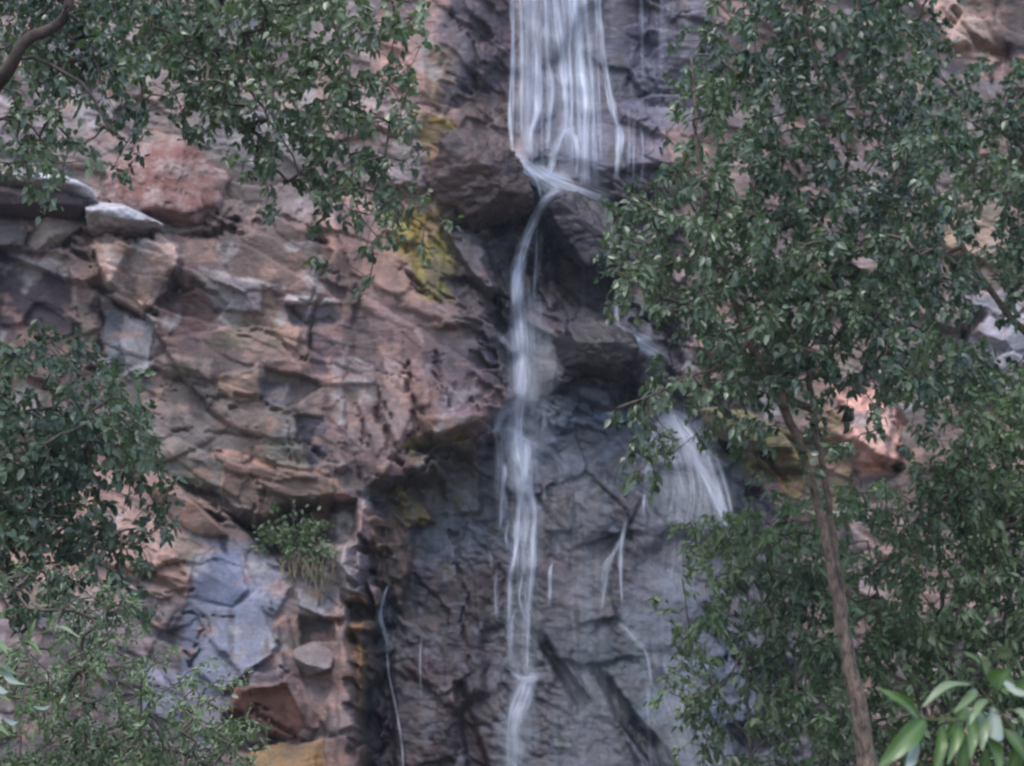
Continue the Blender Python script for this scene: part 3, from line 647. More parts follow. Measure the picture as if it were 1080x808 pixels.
def catmull(pts, step=5.0):
    p = np.array(pts, float); p = np.vstack([2 * p[0] - p[1], p, 2 * p[-1] - p[-2]]); out = []
    for i in range(1, len(p) - 2):
        n = max(2, int(np.hypot(*(p[i + 1][:2] - p[i][:2])) / step))
        for k in range(n):
            t = k / n; out.append(0.5 * (2 * p[i] + (p[i + 1] - p[i - 1]) * t + (2 * p[i - 1] - 5 * p[i] + 4 * p[i + 1] - p[i + 2]) * t * t + (3 * p[i] - p[i - 1] - 3 * p[i + 1] + p[i + 2]) * t ** 3))
    out.append(p[-2]); return np.array(out)

_streak = [0.0]
def ribbon(name, pts, parent, off=0.10, power=1.6, nc=9, step=4.0):
    """pts: (x, y, half width px, opacity) down the rock: a thin swollen sheet of water that follows the face"""
    c = catmull(pts, step); n = len(c)
    d = np.gradient(c[:, :2], axis=0); d /= np.hypot(d[:, 0], d[:, 1])[:, None] + 1e-9
    nrm = np.stack([-d[:, 1], d[:, 0]], 1)
    t = np.linspace(-1, 1, nc)
    pxy = c[:, None, :2] + nrm[:, None] * (t[None, :, None] * np.abs(c[:, None, 2:3]))
    hc = samp(HS, c[:, 0], c[:, 1]); k = max(3, int(10 / step)); hk = np.convolve(np.pad(hc, k, 'edge'), np.ones(2 * k + 1) / (2 * k + 1), 'valid')
    hh = np.maximum(samp(HS, pxy[..., 0], pxy[..., 1]), hk[:, None] - 0.02)
    Y = DC - hh - off - 0.04 * (1 - t[None] ** 2)
    V_ = at(pxy[..., 0], pxy[..., 1], Y)
    sid = (_streak[0] * 13.7) % 97
    wv = 1 + 0.7 * vnoise(np.arange(n) * step / 22 + sid, np.full(n, sid), 5) + 0.4 * vnoise(np.arange(n) * step / 8 + sid, np.full(n, sid), 6)
    te = np.clip(np.abs(t[None] + 0.25 * vnoise(np.arange(n) * step / 16 + sid, np.full(n, sid), 7)[:, None]) / np.clip(wv, 0.45, 1.35)[:, None] * 1.05, 0, 1)
    al = np.clip(c[:, 3], 0, 1)[:, None] * (1 - te ** power) ** 1.5
    s = np.concatenate([[0], np.cumsum(np.hypot(*np.diff(c[:, :2], axis=0).T))]) * PXM
    fade = np.minimum(1, np.minimum(s / 0.25 + (0.0 if pts[0][1] > 0 else 9), (s[-1] - s) / 0.25 + (0.0 if pts[-1][1] < 808 else 9)))
    al = al * fade[:, None]
    _streak[0] += 3.7
    ac = t[None] * np.abs(c[:, 2:3]) * PXM; aln = np.repeat(s[:, None], nc, 1)
    ii = (np.arange(n - 1)[:, None] * nc + np.arange(nc - 1)[None]).ravel()
    return mesh_obj(name, V_.reshape(-1, 3), np.stack([ii, ii + 1, ii + nc + 1, ii + nc], 1), M_WATER, parent,
                    attrs={'alpha': al.ravel(), 'across': ac.ravel(), 'along': aln.ravel(), 'streak': np.full(n * nc, _streak[0])})

GW = 'threads of the waterfall'
wf = empty('waterfall', 'tall white veil of many streams falling down the upper cliff', 'waterfall', GW)
ribbon('water_sheet', [(580, -120, 44, .24), (586, -10, 48, .28), (592, 60, 54, .26), (598, 120, 58, .16), (600, 165, 56, .12), (600, 196, 54, .08)], wf, 0.14, 5, 31)
ribbon('water_sheet', [(592, -100, 30, .4), (598, 0, 34, .42), (606, 70, 36, .3), (612, 120, 32, .24), (612, 190, 28, .2)], wf, 0.15, 3, 21)
ribbon('water_sheet', [(550, -100, 13, .35), (553, 0, 14, .4), (554, 90, 14, .42), (554, 168, 12, .40)], wf, 0.07, 3, 15)
strands = [
 [(538, -100, 2.5, .7), (540, 0, 2.6, .75), (541, 60, 2.4, .7), (538, 110, 2.2, .7), (540, 152, 2.2, .8), (543, 166, 3, .6)],
 [(546, -100, 2.4, .5), (549, 0, 2.5, .6), (551, 70, 2.2, .6), (550, 120, 2, .6), (553, 160, 2, .5)],
 [(560, -100, 4, .7), (563, 0, 4.5, .8), (567, 60, 4, .75), (566, 118, 4, .85), (560, 140, 3, .7), (560, 168, 3, .5)],
 [(582, -100, 5, .9), (586, 0, 5, .95), (591, 50, 4.6, .9), (596, 95, 4, .85), (597, 128, 3.6, .8), (590, 146, 3.6, .9), (584, 165, 3.5, .8), (580, 186, 3, .6)],
 [(572, -100, 3, .5), (575, 0, 3, .6), (577, 60, 2.6, .5), (582, 90, 3, .7), (580, 125, 3, .6), (577, 160, 2.6, .5)],
 [(600, -100, 5, .9), (604, 0, 5, .95), (610, 40, 5, .95), (614, 76, 5.5, 1), (619, 108, 5, .9), (617, 145, 4.5, .8), (617, 196, 4.5, .7)],
 [(614, -100, 3, .6), (617, 0, 3, .7), (622, 50, 3, .6), (626, 100, 2.4, .5), (626, 150, 2.2, .4), (628, 190, 2, .3)],
 [(628, -100, 4, .85), (631, 0, 4, .9), (635, 45, 3.6, .9), (641, 88, 3.4, .9), (648, 122, 3.2, .9), (653, 146, 3.8, 1), (651, 190, 2.8, .7)],
 [(650, 128, 2, .4), (656, 142, 2.6, .8), (655, 165, 2, .5)],
 [(598, 138, 3.5, .8), (606, 146, 3, .9), (609, 165, 2.6, .8), (608, 190, 2.4, .6)],
 [(594, 150, 3, .6), (600, 138, 3.6, .9), (610, 136, 3, .5)],
 [(607, 0, 2.4, .5), (600, 60, 2.2, .5), (603, 100, 2.2, .6), (601, 138, 2.6, .8)],
]
for q in strands: ribbon('strand', [(a, b, w * 1.4, min(1, o * 1.1)) for a, b, w, o in q], wf, 0.19, 2.0, 7)
rs = random.Random(4)
for k in range(26):
    x = rs.uniform(538, 628); x2 = x + (x - 560) * 0.16 + rs.uniform(-3, 3); y0 = rs.choice([-60, -60, rs.uniform(20, 120)]); o = rs.uniform(.25, .6); y1 = rs.uniform(150, 196) - (12 if x < 560 else 0)
    f = lambda y: x + (x2 - x) * max(y, 0) / 190
    ribbon('strand', [(f(y0) + rs.uniform(-1, 1), y0, 1.4, o * .6), (f((y0 + y1) / 2) + rs.uniform(-1.5, 1.5), (y0 + y1) / 2, rs.uniform(1.2, 2.2), o), (f(y1), y1, 1.6, o)], wf, 0.17, 2.0, 5, 6)

ch_ = empty('waterfall', 'bright S-shaped chute pouring past the dark boulder into the soft mid fall', 'waterfall', GW)
ribbon('water_apron', [(536, 158, 6, .5), (556, 176, 10, .75), (576, 190, 13, .85), (594, 200, 13, .7)], ch_, 0.14, 2)
ribbon('water_apron', [(562, 180, 7, .5), (590, 192, 13, .75), (616, 201, 14, .85), (634, 208, 12, .7), (650, 216, 8, .4)], ch_, 0.14, 2)
ribbon('strand', [(548, 170, 3, .6), (560, 182, 3.5, .8), (568, 196, 3.5, .9), (571, 212, 3, .8)], ch_, 0.17, 2)
ribbon('water_stream', [(592, 199, 7, .8), (580, 207, 7, 1), (570, 220, 7, 1), (562, 236, 7, .95), (554, 256, 7.5, .95), (547, 280, 8, .9), (544, 305, 9, .9), (545, 330, 11, .75), (548, 360, 15, .65), (550, 400, 18, .55), (548, 440, 20, .35)], ch_, 0.2, 2, 15)
ribbon('strand', [(590, 200, 4, .8), (579, 209, 4, 1), (569, 222, 4, 1), (561, 238, 4, 1), (553, 257, 4, 1), (547, 280, 4, .9), (545, 310, 4, .6)], ch_, 0.26, 2, 9)
ribbon('strand', [(584, 206, 5, .6), (573, 214, 5, .9), (564, 230, 6, .9), (556, 250, 6, .9), (550, 272, 6, .9), (546, 300, 7, .8), (546, 330, 8, .5)], ch_, 0.24, 3, 9)
ribbon('strand', [(566, 232, 2, .5), (566, 262, 2, .5), (564, 300, 2, .5), (564, 322, 1.6, .3)], ch_, 0.18, 2, 5)
ribbon('strand', [(574, 236, 3, .2), (570, 262, 3, .3), (566, 300, 3, .25)], ch_, 0.16, 2, 5)
ribbon('water_sheet', [(556, 300, 14, .2), (560, 350, 26, .3), (560, 390, 34, .3), (552, 430, 36, .28), (548, 470, 38, .25), (550, 520, 34, .15)], ch_, 0.1, 2.5, 21)
ribbon('water_stream', [(548, 330, 7, .4), (551, 370, 8, .6), (550, 405, 9, .7), (547, 435, 9, .8), (545, 465, 8, .8), (549, 495, 7, .5)], ch_, 0.32, 1.8, 11)
ribbon('strand', [(524, 350, 3, .4), (530, 358, 6, .6), (540, 366, 6, .4)], ch_, 0.17, 2)

lo = empty('waterfall', 'thin lacy stream zigzagging down the middle of the wet lower wall', 'waterfall', GW)
for q in [
 [(522, 444, 5, .25), (532, 434, 5, .4), (546, 427, 5, .5), (562, 424, 5, .4), (578, 426, 4, .2)],
 [(545, 428, 6, .5), (541, 445, 7, .7), (540, 462, 7, .7), (546, 490, 7, .6), (550, 520, 6, .6), (556, 545, 5, .6), (553, 580, 3.5, .6)],
 [(528, 432, 4, .4), (525, 450, 4, .6), (528, 475, 4, .5), (527, 500, 4, .4), (525, 530, 3, .3)],
 [(528, 448, 4, .3), (538, 454, 4, .6), (552, 463, 4, .6), (570, 472, 4, .3), (590, 482, 3, .2)],
 [(552, 460, 4, .6), (554, 478, 5, .7), (553, 500, 4.5, .8), (556, 512, 4, .6)],
 [(526, 485, 3, .6), (532, 496, 3, .8), (530, 520, 2.5, .6), (527, 560, 2, .4)],
 [(552, 512, 3, .8), (548, 530, 3, .8), (546, 560, 3.5, .8), (543, 590, 3, .8), (539, 606, 3, .7), (537, 640, 2.6, .6), (538, 700, 2.4, .5)],
 [(552, 508, 3, .8), (558, 520, 3.5, .8), (564, 540, 3, .6), (563, 570, 3, .8), (562, 600, 2.8, .7), (558, 636, 2.6, .6), (552, 652, 2.2, .5)],
 [(558, 636, 2, .5), (556, 670, 2.6, .4), (556, 712, 3, .4)],
 [(548, 640, 2, .4), (541, 655, 2, .4), (540, 690, 2.4, .4)],
 [(536, 708, 3, .4), (548, 716, 4, .6), (560, 716, 5, .7), (572, 712, 3, .3)],
 [(556, 712, 7, .6), (552, 730, 8, .8), (544, 752, 8, .7), (542, 780, 7, .5), (544, 830, 7, .4)],
 [(584, 590, 2, .3), (581, 600, 2.2, .6), (580, 625, 2.4, .5), (579, 640, 2, .3)],
 [(589, 565, 1.6, .3), (588, 590, 1.6, .4)], [(573, 508, 2, .4), (575, 530, 2, .4)], [(600, 560, 2, .3), (570, 556, 2, .4)],
 ]: ribbon('strand', [(a, b, w * 1.6, min(o * 1.1, 1)) for a, b, w, o in q], lo, 0.14, 2, 9)
for k in range(16):      # wisps thrown off the zigzag stream
    y0 = rs.uniform(425, 620); x0 = rs.choice([530, 548, 556]) + rs.gauss(0, 7); L_ = rs.uniform(25, 80); o = rs.uniform(.2, .45)
    ribbon('strand', [(x0, y0, 2, o * .5), (x0 + rs.uniform(-5, 5), y0 + L_ / 2, rs.uniform(2, 4), o), (x0 + rs.uniform(-8, 8), y0 + L_, 2.5, o * .6)], lo, 0.12, 2, 7)
ribbon('water_sheet', [(548, 440, 18, .3), (550, 500, 24, .3), (554, 560, 22, .25), (552, 640, 20, .2), (552, 715, 26, .25), (546, 780, 26, .26), (545, 860, 24, .2)], lo, 0.08, 2.5, 19)

rs2 = random.Random(9)
rc = empty('waterfall', 'wide misty cascade sliding over the bulge left of the leaning trunk', 'waterfall', GW)
ribbon('water_sheet', [(700, 426, 18, .3), (712, 456, 34, .4), (722, 485, 46, .38), (728, 520, 58, .32), (722, 560, 64, .26), (712, 640, 70, .12)], rc, 0.10, 1.5, 25)
for q in [
 [(704, 434, 8, .5), (716, 456, 7, .6), (728, 474, 8, .6), (742, 498, 8, .65), (756, 524, 8, .7), (770, 556, 8, .4)],
 [(712, 444, 6, .4), (732, 466, 7, .6), (750, 496, 7, .6), (760, 526, 7, .6), (766, 556, 6, .4)],
 [(752, 470, 2.4, .4), (762, 500, 2.6, .6), (770, 530, 2.6, .7), (774, 556, 2.6, .5)],
 [(690, 450, 4, .3), (686, 480, 5, .4), (682, 510, 4, .4)],
 [(680, 516, 2, .6), (679, 530, 2, .8), (679, 545, 1.8, .5)],
 ]: ribbon('strand', q, rc, 0.16, 2, 7)
for k in range(11):      # threads fanning over the bulge
    f0 = rs2.random(); y0 = 436 + rs2.uniform(0, 40); x0 = 694 + f0 * 26; x1 = 676 + f0 * 104; y1 = rs2.uniform(530, 650); o = rs2.uniform(.15, .4) * (0.4 + 0.8 * f0)
    ribbon('strand', [(x0, y0, 2, o * .6), (x0 + (x1 - x0) * .4 + rs2.uniform(-3, 3), y0 + (y1 - y0) * .35, rs2.uniform(2, 4), o), (x0 + (x1 - x0) * .8, y0 + (y1 - y0) * .7, rs2.uniform(2.5, 5), o), (x1, y1, 4, o * .5)], rc, 0.15, 1.8, 7)
sc_ = empty('waterfall', 'two slim side trickles falling right of the middle stream', 'waterfall', GW)
for q in [
 [(662, 545, 2, .4), (658, 560, 3, .8), (655, 585, 3.6, .8), (655, 615, 3.4, .8), (657, 642, 3.2, .6)],
 [(658, 560, 2.5, .5), (646, 585, 5, .55), (640, 600, 5, .55), (636, 630, 3, .5), (634, 650, 2, .3)],
 [(650, 658, 3, .4), (660, 664, 4, .6), (668, 672, 4, .5), (680, 686, 2.6, .7), (685, 705, 2.6, .7), (687, 726, 2, .5)],
 [(684, 720, 2, .3), (684, 770, 3, .3), (690, 830, 3, .2)],
 ]: ribbon('strand', [(a, b, w * 1.2, o * .7) for a, b, w, o in q], sc_, 0.13, 1.7, 9)
ribbon('water_sheet', [(704, 590, 40, .14), (700, 680, 50, .13), (725, 760, 50, .15), (750, 850, 50, .15)], sc_, 0.06, 2.5, 23)
sm = empty('waterfall', 'short soft spout on the dark rock beside the leaves', 'waterfall', GW)
ribbon('strand', [(648, 240, 1.6, .3), (650, 290, 1.8, .4), (650, 330, 3, .6), (652, 346, 4, .7)], sm, 0.15, 2, 7)
ribbon('water_sheet', [(636, 344, 7, .6), (652, 352, 11, .9), (672, 361, 13, .85), (700, 375, 12, .5)], sm, 0.3, 2, 13)
ribbon('strand', [(652, 352, 7, .6), (656, 370, 9, .55), (656, 392, 8, .3)], sm, 0.18, 2, 9)
dr = empty('waterfall', 'faint drips down the dark wall right of the tall veil', 'waterfall', GW)
for q in [[(662, 110, 2, .3), (664, 150, 2, .4), (662, 188, 2, .3)], [(670, 105, 2, .3), (668, 150, 2.4, .4), (668, 195, 2, .3)], [(676, 130, 2, .3), (678, 160, 2.4, .5), (677, 195, 2, .4)],
          [(676, -60, 3, .3), (677, 30, 3, .3), (678, 90, 3, .2)], [(704, -60, 5, .2), (700, 30, 6, .3), (698, 70, 5, .2)]]: ribbon('strand', q, dr, 0.12, 2, 5)
for q in [[(600, 470, 30, .1), (610, 560, 36, .12), (612, 650, 40, .13), (620, 740, 44, .13), (630, 850, 40, .15)]]: ribbon('water_sheet', q, sc_, 0.05, 2.5, 21)
tk = empty('waterfall', 'narrow trickle in the cleft beside the pink pillar at lower left', 'waterfall', GW)
for q in [[(413, 610, 1.6, .3), (406, 625, 2, .5), (401, 645, 3.4, .75), (403, 660, 3.6, .7), (408, 675, 4, .4), (411, 690, 3, .3)],
          [(408, 680, 2, .3), (410, 710, 1.6, .5), (418, 750, 1.6, .5), (424, 790, 1.8, .7), (426, 840, 1.8, .6)]]: ribbon('strand', q, tk, 0.15, 2, 7)
tk2 = empty('waterfall', 'short twin drip on the dark red wall left of the middle stream', 'waterfall', GW)
for q in [[(446, 668, 1.6, .3), (443, 690, 1.8, .5), (444, 735, 1.8, .3)], [(449, 680, 1.6, .3), (450, 710, 1.6, .35)], [(492, 230, 1.2, .3), (491, 250, 1.2, .4)]][:2]: ribbon('strand', q, tk2, 0.12, 2, 5)

# ------------------------------------------------------------------ plants
def leaf_mat(name, c1, c2, c3, gloss=0.38, trans=0.3):
    t = NT(name); r = t.attr('rnd').outputs['Fac']
    c = t.ramp(r, [(0.0, (*c1, 1)), (0.5, (*c2, 1)), (1.0, (*c3, 1))])
    geo = t.n('ShaderNodeNewGeometry').outputs['Backfacing']
    pale = t.n('ShaderNodeMixRGB', {0: 0.5, 1: c, 2: (0.17, 0.20, 0.16, 1)}).outputs[0]
    c = t.n('ShaderNodeMixRGB', {0: geo, 1: c, 2: pale}).outputs[0]
    b = t.n('ShaderNodeBsdfPrincipled', {'Base Color': c, 'Roughness': gloss, 'Specular IOR Level': 0.85}).outputs[0]
    tc = t.n('ShaderNodeMixRGB', {0: 1.0, 1: c, 2: (1.1, 1.5, 0.5, 1)}, blend_type='MULTIPLY').outputs[0]
    tr = t.n('ShaderNodeBsdfTranslucent', {'Color': tc}).outputs[0]
    t.t.links.new(t.n('ShaderNodeMixShader', {0: trans, 1: b, 2: tr}).outputs[0], t.out.inputs[0]); return t.m

def bark_mat(name, c1, c2):
    t = NT(name); co = t.n('ShaderNodeTexCoord').outputs['Object']
    mp = t.n('ShaderNodeMapping', {'Vector': co, 'Scale': (1, 1, 0.5)}).outputs[0]
    n = t.n('ShaderNodeTexNoise', {'Vector': mp, 'Scale': 14.0, 'Detail': 6, 'Roughness': 0.65}).outputs[0]
    c = t.ramp(n, [(0.35, (*c1, 1)), (0.65, (*c2, 1))])
    bp = t.n('ShaderNodeBump', {'Strength': 0.7, 'Distance': 0.03, 'Height': n}).outputs[0]
    t.t.links.new(t.n('ShaderNodeBsdfPrincipled', {'Base Color': c, 'Roughness': 0.9, 'Normal': bp}).outputs[0], t.out.inputs[0]); return t.m

BARK = bark_mat('bark', (0.07, 0.055, 0.048), (0.20, 0.16, 0.14))
BARK_DARK = bark_mat('bark_dark', (0.035, 0.026, 0.024), (0.10, 0.07, 0.06))
BARK_PINK = bark_mat('bark_pinkish', (0.06, 0.045, 0.038), (0.29, 0.21, 0.165))
TWIG = bark_mat('twig', (0.06, 0.045, 0.035), (0.16, 0.13, 0.11))
L_DARK = leaf_mat('leaf_dark', (0.038, 0.068, 0.048), (0.080, 0.130, 0.082), (0.180, 0.235, 0.155), 0.32)
L_MID = leaf_mat('leaf_mid', (0.060, 0.092, 0.060), (0.110, 0.158, 0.094), (0.210, 0.262, 0.170), 0.32)
L_LIGHT = leaf_mat('leaf_light', (0.075, 0.120, 0.060), (0.130, 0.190, 0.092), (0.210, 0.285, 0.150), 0.4)

def tube(paths, sides=6):
    """paths: list of (points Nx3, radii N) -> verts, quads"""
    Vs, Fs = [], []; base = 0
    ang = np.linspace(0, 2 * np.pi, sides, endpoint=False)
    for p, r in paths:
        p = np.asarray(p, float); r = np.asarray(r, float); n = len(p)
        if n < 2: continue
        d = np.gradient(p, axis=0); d /= np.linalg.norm(d, axis=1)[:, None] + 1e-9
        ref = np.where(np.abs(d[:, 2:3]) > 0.9, np.array([[1.0, 0, 0]]), np.array([[0, 0, 1.0]]))
        a = np.cross(d, ref); a /= np.linalg.norm(a, axis=1)[:, None] + 1e-9; b = np.cross(d, a)
        ring = p[:, None] + r[:, None, None] * (a[:, None] * np.cos(ang)[None, :, None] + b[:, None] * np.sin(ang)[None, :, None])
        Vs.append(ring.reshape(-1, 3))
        i = np.arange(n - 1)[:, None] * sides; j = np.arange(sides)[None]; k = (j + 1) % sides
        Fs.append(np.stack([base + i + j, base + i + k, base + i + sides + k, base + i + sides + j], -1).reshape(-1, 4)); base += n * sides
    return np.concatenate(Vs), np.concatenate(Fs)

def leaves(P, D, L, Wd, rng, droop=0.25, curl=0.25):
    """P base points, D directions, L lengths, Wd widths: folded pointed leaves, 8 verts each"""
    n = len(P); D = D / (np.linalg.norm(D, axis=1)[:, None] + 1e-9)
    N = rng.normal(size=(n, 3)) * 0.85 + np.array([0, -0.6, 0.65]); S = np.cross(D, N); S /= np.linalg.norm(S, axis=1)[:, None] + 1e-9; N = np.cross(S, D)
    prof = [(0, 0), (0.28, 0.42), (0.62, 0.40), (1.0, 0)]
    fold = rng.uniform(0.1, 0.35, n)[:, None]; cu = rng.uniform(-curl, curl, n)[:, None]
    dn = np.array([0, 0, -1.0])
    def mid(t): return P + D * (L * t)[:, None] + N * (cu * (t * t) * L[:, None]) + dn * (droop * t * t * L)[:, None]
    V_ = []
    V_.append(mid(0)); 
    for t, w in prof[1:3]:
        m = mid(t); s = S * (Wd * w)[:, None]; u = N * fold * (Wd * w)[:, None]
        V_ += [m - s + u, m, m + s + u]
    V_.append(mid(1.0))
    V_ = np.stack(V_, 1)     # n,8,3 : 0 base, 1-3 row, 4-6 row, 7 tip
    b = (np.arange(n) * 8)[:, None]
    T = np.concatenate([b + np.array([0, 2, 1]), b + np.array([0, 3, 2]), b + np.array([4, 5, 7]), b + np.array([5, 6, 7])]); Q = np.concatenate([b + np.array([1, 2, 5, 4]), b + np.array([2, 3, 6, 5])])
    return V_.reshape(-1, 3), [T, Q]

def grid_points(rows, r0, c0, rng, per, clump=0.5, seed=0, sub=4):
    """twig positions (photo px) from a coverage map of 30 px cells, one digit a cell, broken into clumps"""
    pts = []
    for ri, row in enumerate(rows):
        for ci, ch in enumerate(row):
            d = int(ch) if ch.isdigit() else 0
            if not d: continue
            lam = -math.log(1 - min(d, 9.3) / 10.0) * per
            k = rng.poisson(lam)
            xy = np.stack([(c0 + ci + rng.random(k * sub)) * 30, (r0 + ri + rng.random(k * sub)) * 30], 1)
            if not len(xy): continue
            w = np.exp(3.6 * clump * (vnoise(xy[:, 0] / 26, xy[:, 1] / 24, 500 + seed) + 1.0 * vnoise(xy[:, 0] / 60, xy[:, 1] / 52, 600 + seed)) * 2)
            sel = rng.choice(len(xy), min(k, len(xy)), replace=False, p=w / w.sum()); pts.append(xy[sel])
    return np.concatenate(pts)

def pad(rows, r0, c0):
    """let a crown that runs past the frame round off beyond it instead of stopping at the edge"""
    t = lambda d, k: str(max(0, int(d) - k)) if d.isdigit() else '0'
    rows = [r_.ljust(max(map(len, rows)), '0') for r_ in rows]
    if c0 + len(rows[0]) >= 36: rows = [r_ + t(r_[-1], 1) + t(r_[-1], 2) + t(r_[-1], 3) + t(r_[-1], 5) + t(r_[-1], 6) for r_ in rows]
    if c0 == 0: rows = [t(r_[0], 6) + t(r_[0], 5) + t(r_[0], 3) + t(r_[0], 2) + t(r_[0], 1) + r_ for r_ in rows]; c0 = -5
    if r0 == 0: rows = [''.join(t(d, k) for d in rows[0]) for k in (6, 4, 3, 1)] + rows; r0 = -4
    return rows, r0, c0

def skeleton(nodes, targets, jitter=0.03, rng=None):
    """join each target to the nearest node so far; radii from how many twigs a branch feeds"""
    nd = [np.array(q, float) for q in nodes]; nroot = len(nd); par = [-1] * nroot
    A = np.array(nd)
    T = np.array(targets); dist = np.full(len(T), 1e9); near = np.zeros(len(T), int)
    for i, a in enumerate(A):
        d = np.linalg.norm(T - a, axis=1); m = d < dist; dist[m] = d[m]; near[m] = i
    done = np.zeros(len(T), bool); idx = np.zeros(len(T), int)
    bias = np.linalg.norm(T - A.mean(0), axis=1) * 0.25
    for _ in range(len(T)):
        j = int(np.argmin(np.where(done, 1e9, dist + 0.0 * bias))); done[j] = True; idx[j] = len(nd); nd.append(T[j]); par.append(int(near[j]))
        d = np.linalg.norm(T - T[j], axis=1) * 1.08; m = (~done) & (d < dist); dist[m] = d[m]; near[m] = idx[j]
    nd = np.array(nd); cnt = np.ones(len(nd))
    for i in range(len(nd) - 1, nroot - 1, -1):
        if par[i] >= 0: cnt[par[i]] += cnt[i]
    return nd, par, cnt, nroot, idx

def plant(kind, label, cat, rows, r0, c0, depth, thick, leafmat, stems, per=5.5, leaf=0.10, aspect=0.72, twig=0.27, nleaf=13, group=None, seed=0, clump=0.5, limbs=(), bark=None, twigmat=None, droop=0.35, extra=None, branch_k=0.0045, inner=0.0):
    """stems: list of (polyline of (px, py, depth), radius at start, radius at end) ; first is the trunk and starts at the ground"""
    rng = np.random.default_rng(1000 + seed)
    root = empty(kind, label, cat, group)
    rows, r0, c0 = pad(rows, r0, c0)
    xy = grid_points(rows, r0, c0, rng, per, clump, seed)
    if extra is not None: xy = np.vstack([xy, extra])
    dz = (rng.random(len(xy)) - 0.5) * thick
    T = at(xy[:, 0], xy[:, 1], depth + dz)
    nodes = []
    for si, (pl, ra, rb) in enumerate(stems):
        c = catmull(pl, 14.0); P_ = at(c[:, 0], c[:, 1], c[:, 2])
        if si == 0:
            gz = float(ground_z(P_[0][0], P_[0][1])) - 0.25; k = 8
            foot = np.stack([np.linspace(P_[0][0] + 0.15, P_[0][0], k, endpoint=False), np.full(k, P_[0][1]), np.linspace(min(gz, P_[0][2] - .1), P_[0][2], k, endpoint=False)], 1)
            P_ = np.vstack([foot, P_])
        wob = rng.normal(size=P_.shape) * 0.012; P_ = P_ + wob
        rr = ra + (rb - ra) * np.linspace(0, 1, len(P_)) ** 0.8
        if c.shape[1] > 3: rr = np.concatenate([np.full(len(P_) - len(c), c[0, 3] * 1.15), c[:, 3]]) * 0.88 * depth / FPX
        rr = rr * (1 + 0.05 * rng.normal(size=len(rr)) * (np.arange(len(rr)) % 3 == 0))
        if si == 0: rr[:3] *= np.array([1.5, 1.25, 1.1])
        v, f = tube([(P_, rr)], 10)
        o = mesh_obj('trunk' if si == 0 else 'limb', v, f, bark or BARK, root)
        nodes += list(P_[6:] if si == 0 else P_)
    nd, par, cnt, nr, idx = skeleton(nodes, T, rng=rng)
    paths = []
    for i in range(nr, len(nd)):
        a, b = nd[par[i]], nd[i]; L_ = np.linalg.norm(b - a)
        if L_ < 1e-4: continue
        m = (a + b) / 2 + rng.normal(size=3) * 0.07 * L_ + np.array([0, 0, 0.05 * L_])
        r_ = branch_k * cnt[i] ** 0.42
        r_a = min(branch_k * cnt[par[i]] ** 0.42, r_ * 1.5) if par[i] >= nr else r_ * 1.2
        paths.append((np.array([a, (a + m) / 2 * 1.0, m, (m + b) / 2, b]), np.array([r_a, (r_a + r_) / 2, r_, r_, r_])))
    # twigs and leaves
    base = T; n = len(T)
    dirs = np.array([T[k] - nd[par[idx[k]]] for k in range(n)]); dirs /= np.linalg.norm(dirs, axis=1)[:, None] + 1e-9
    dirs = dirs * 0.5 + rng.normal(size=(n, 3)) * 0.6 + np.array([0, 0, -droop * 0.6]); dirs /= np.linalg.norm(dirs, axis=1)[:, None]
    tl = twig * rng.uniform(0.5, 1.3, n)
    LP, LD, LR = [], [], []
    for k in range(n):
        m = rng.poisson(nleaf * tl[k] / twig) + 2; t = rng.random(m) ** 0.8
        tw = base[k] + dirs[k] * tl[k] * (t[:, None] - 0.3) + np.array([0, 0, -1]) * (droop * tl[k] * t * t)[:, None] * 0.5
        LP.append(tw + rng.normal(size=(m, 3)) * twig * 0.11); LD.append(dirs[k] * 0.5 + rng.normal(size=(m, 3)) * 0.75 + np.array([0, 0, -droop])); LR.append(np.clip(rng.random(m) * 0.5 + 0.36 * rng.random() + 0.16 + 0.8 * vnoise(xy[k, 0] / 34, xy[k, 1] / 30, 88) + 1.0 * vnoise(xy[k, 0] / 75, xy[k, 1] / 62, 89), 0, 1))
        if k % 2 == 0:
            paths.append((np.array([base[k] - dirs[k] * tl[k] * 0.3, base[k] + dirs[k] * tl[k] * 0.2, base[k] + dirs[k] * tl[k] * 0.7 + np.array([0, 0, -0.2 * droop * tl[k]])]), np.array([0.004, 0.003, 0.0015])))
    v, f = tube(paths, 4); mesh_obj('branches', v, f, twigmat or TWIG, root)
    LP = np.concatenate(LP); LD = np.concatenate(LD); LR = np.concatenate(LR); nl = len(LP)
    LL = leaf * rng.uniform(0.6, 1.25, nl)
    v, f = leaves(LP, LD, LL, LL * aspect * rng.uniform(0.8, 1.2, nl), rng)
    mesh_obj('crown', v, f, leafmat, root, smooth=False, attrs={'rnd': np.repeat(LR, 8)})
    print('plant', kind, 'twigs', n, 'leaves', nl)
    return root

GT = 'leafy trees framing the waterfall'; GS = 'shrubs at the foot of the cliff'
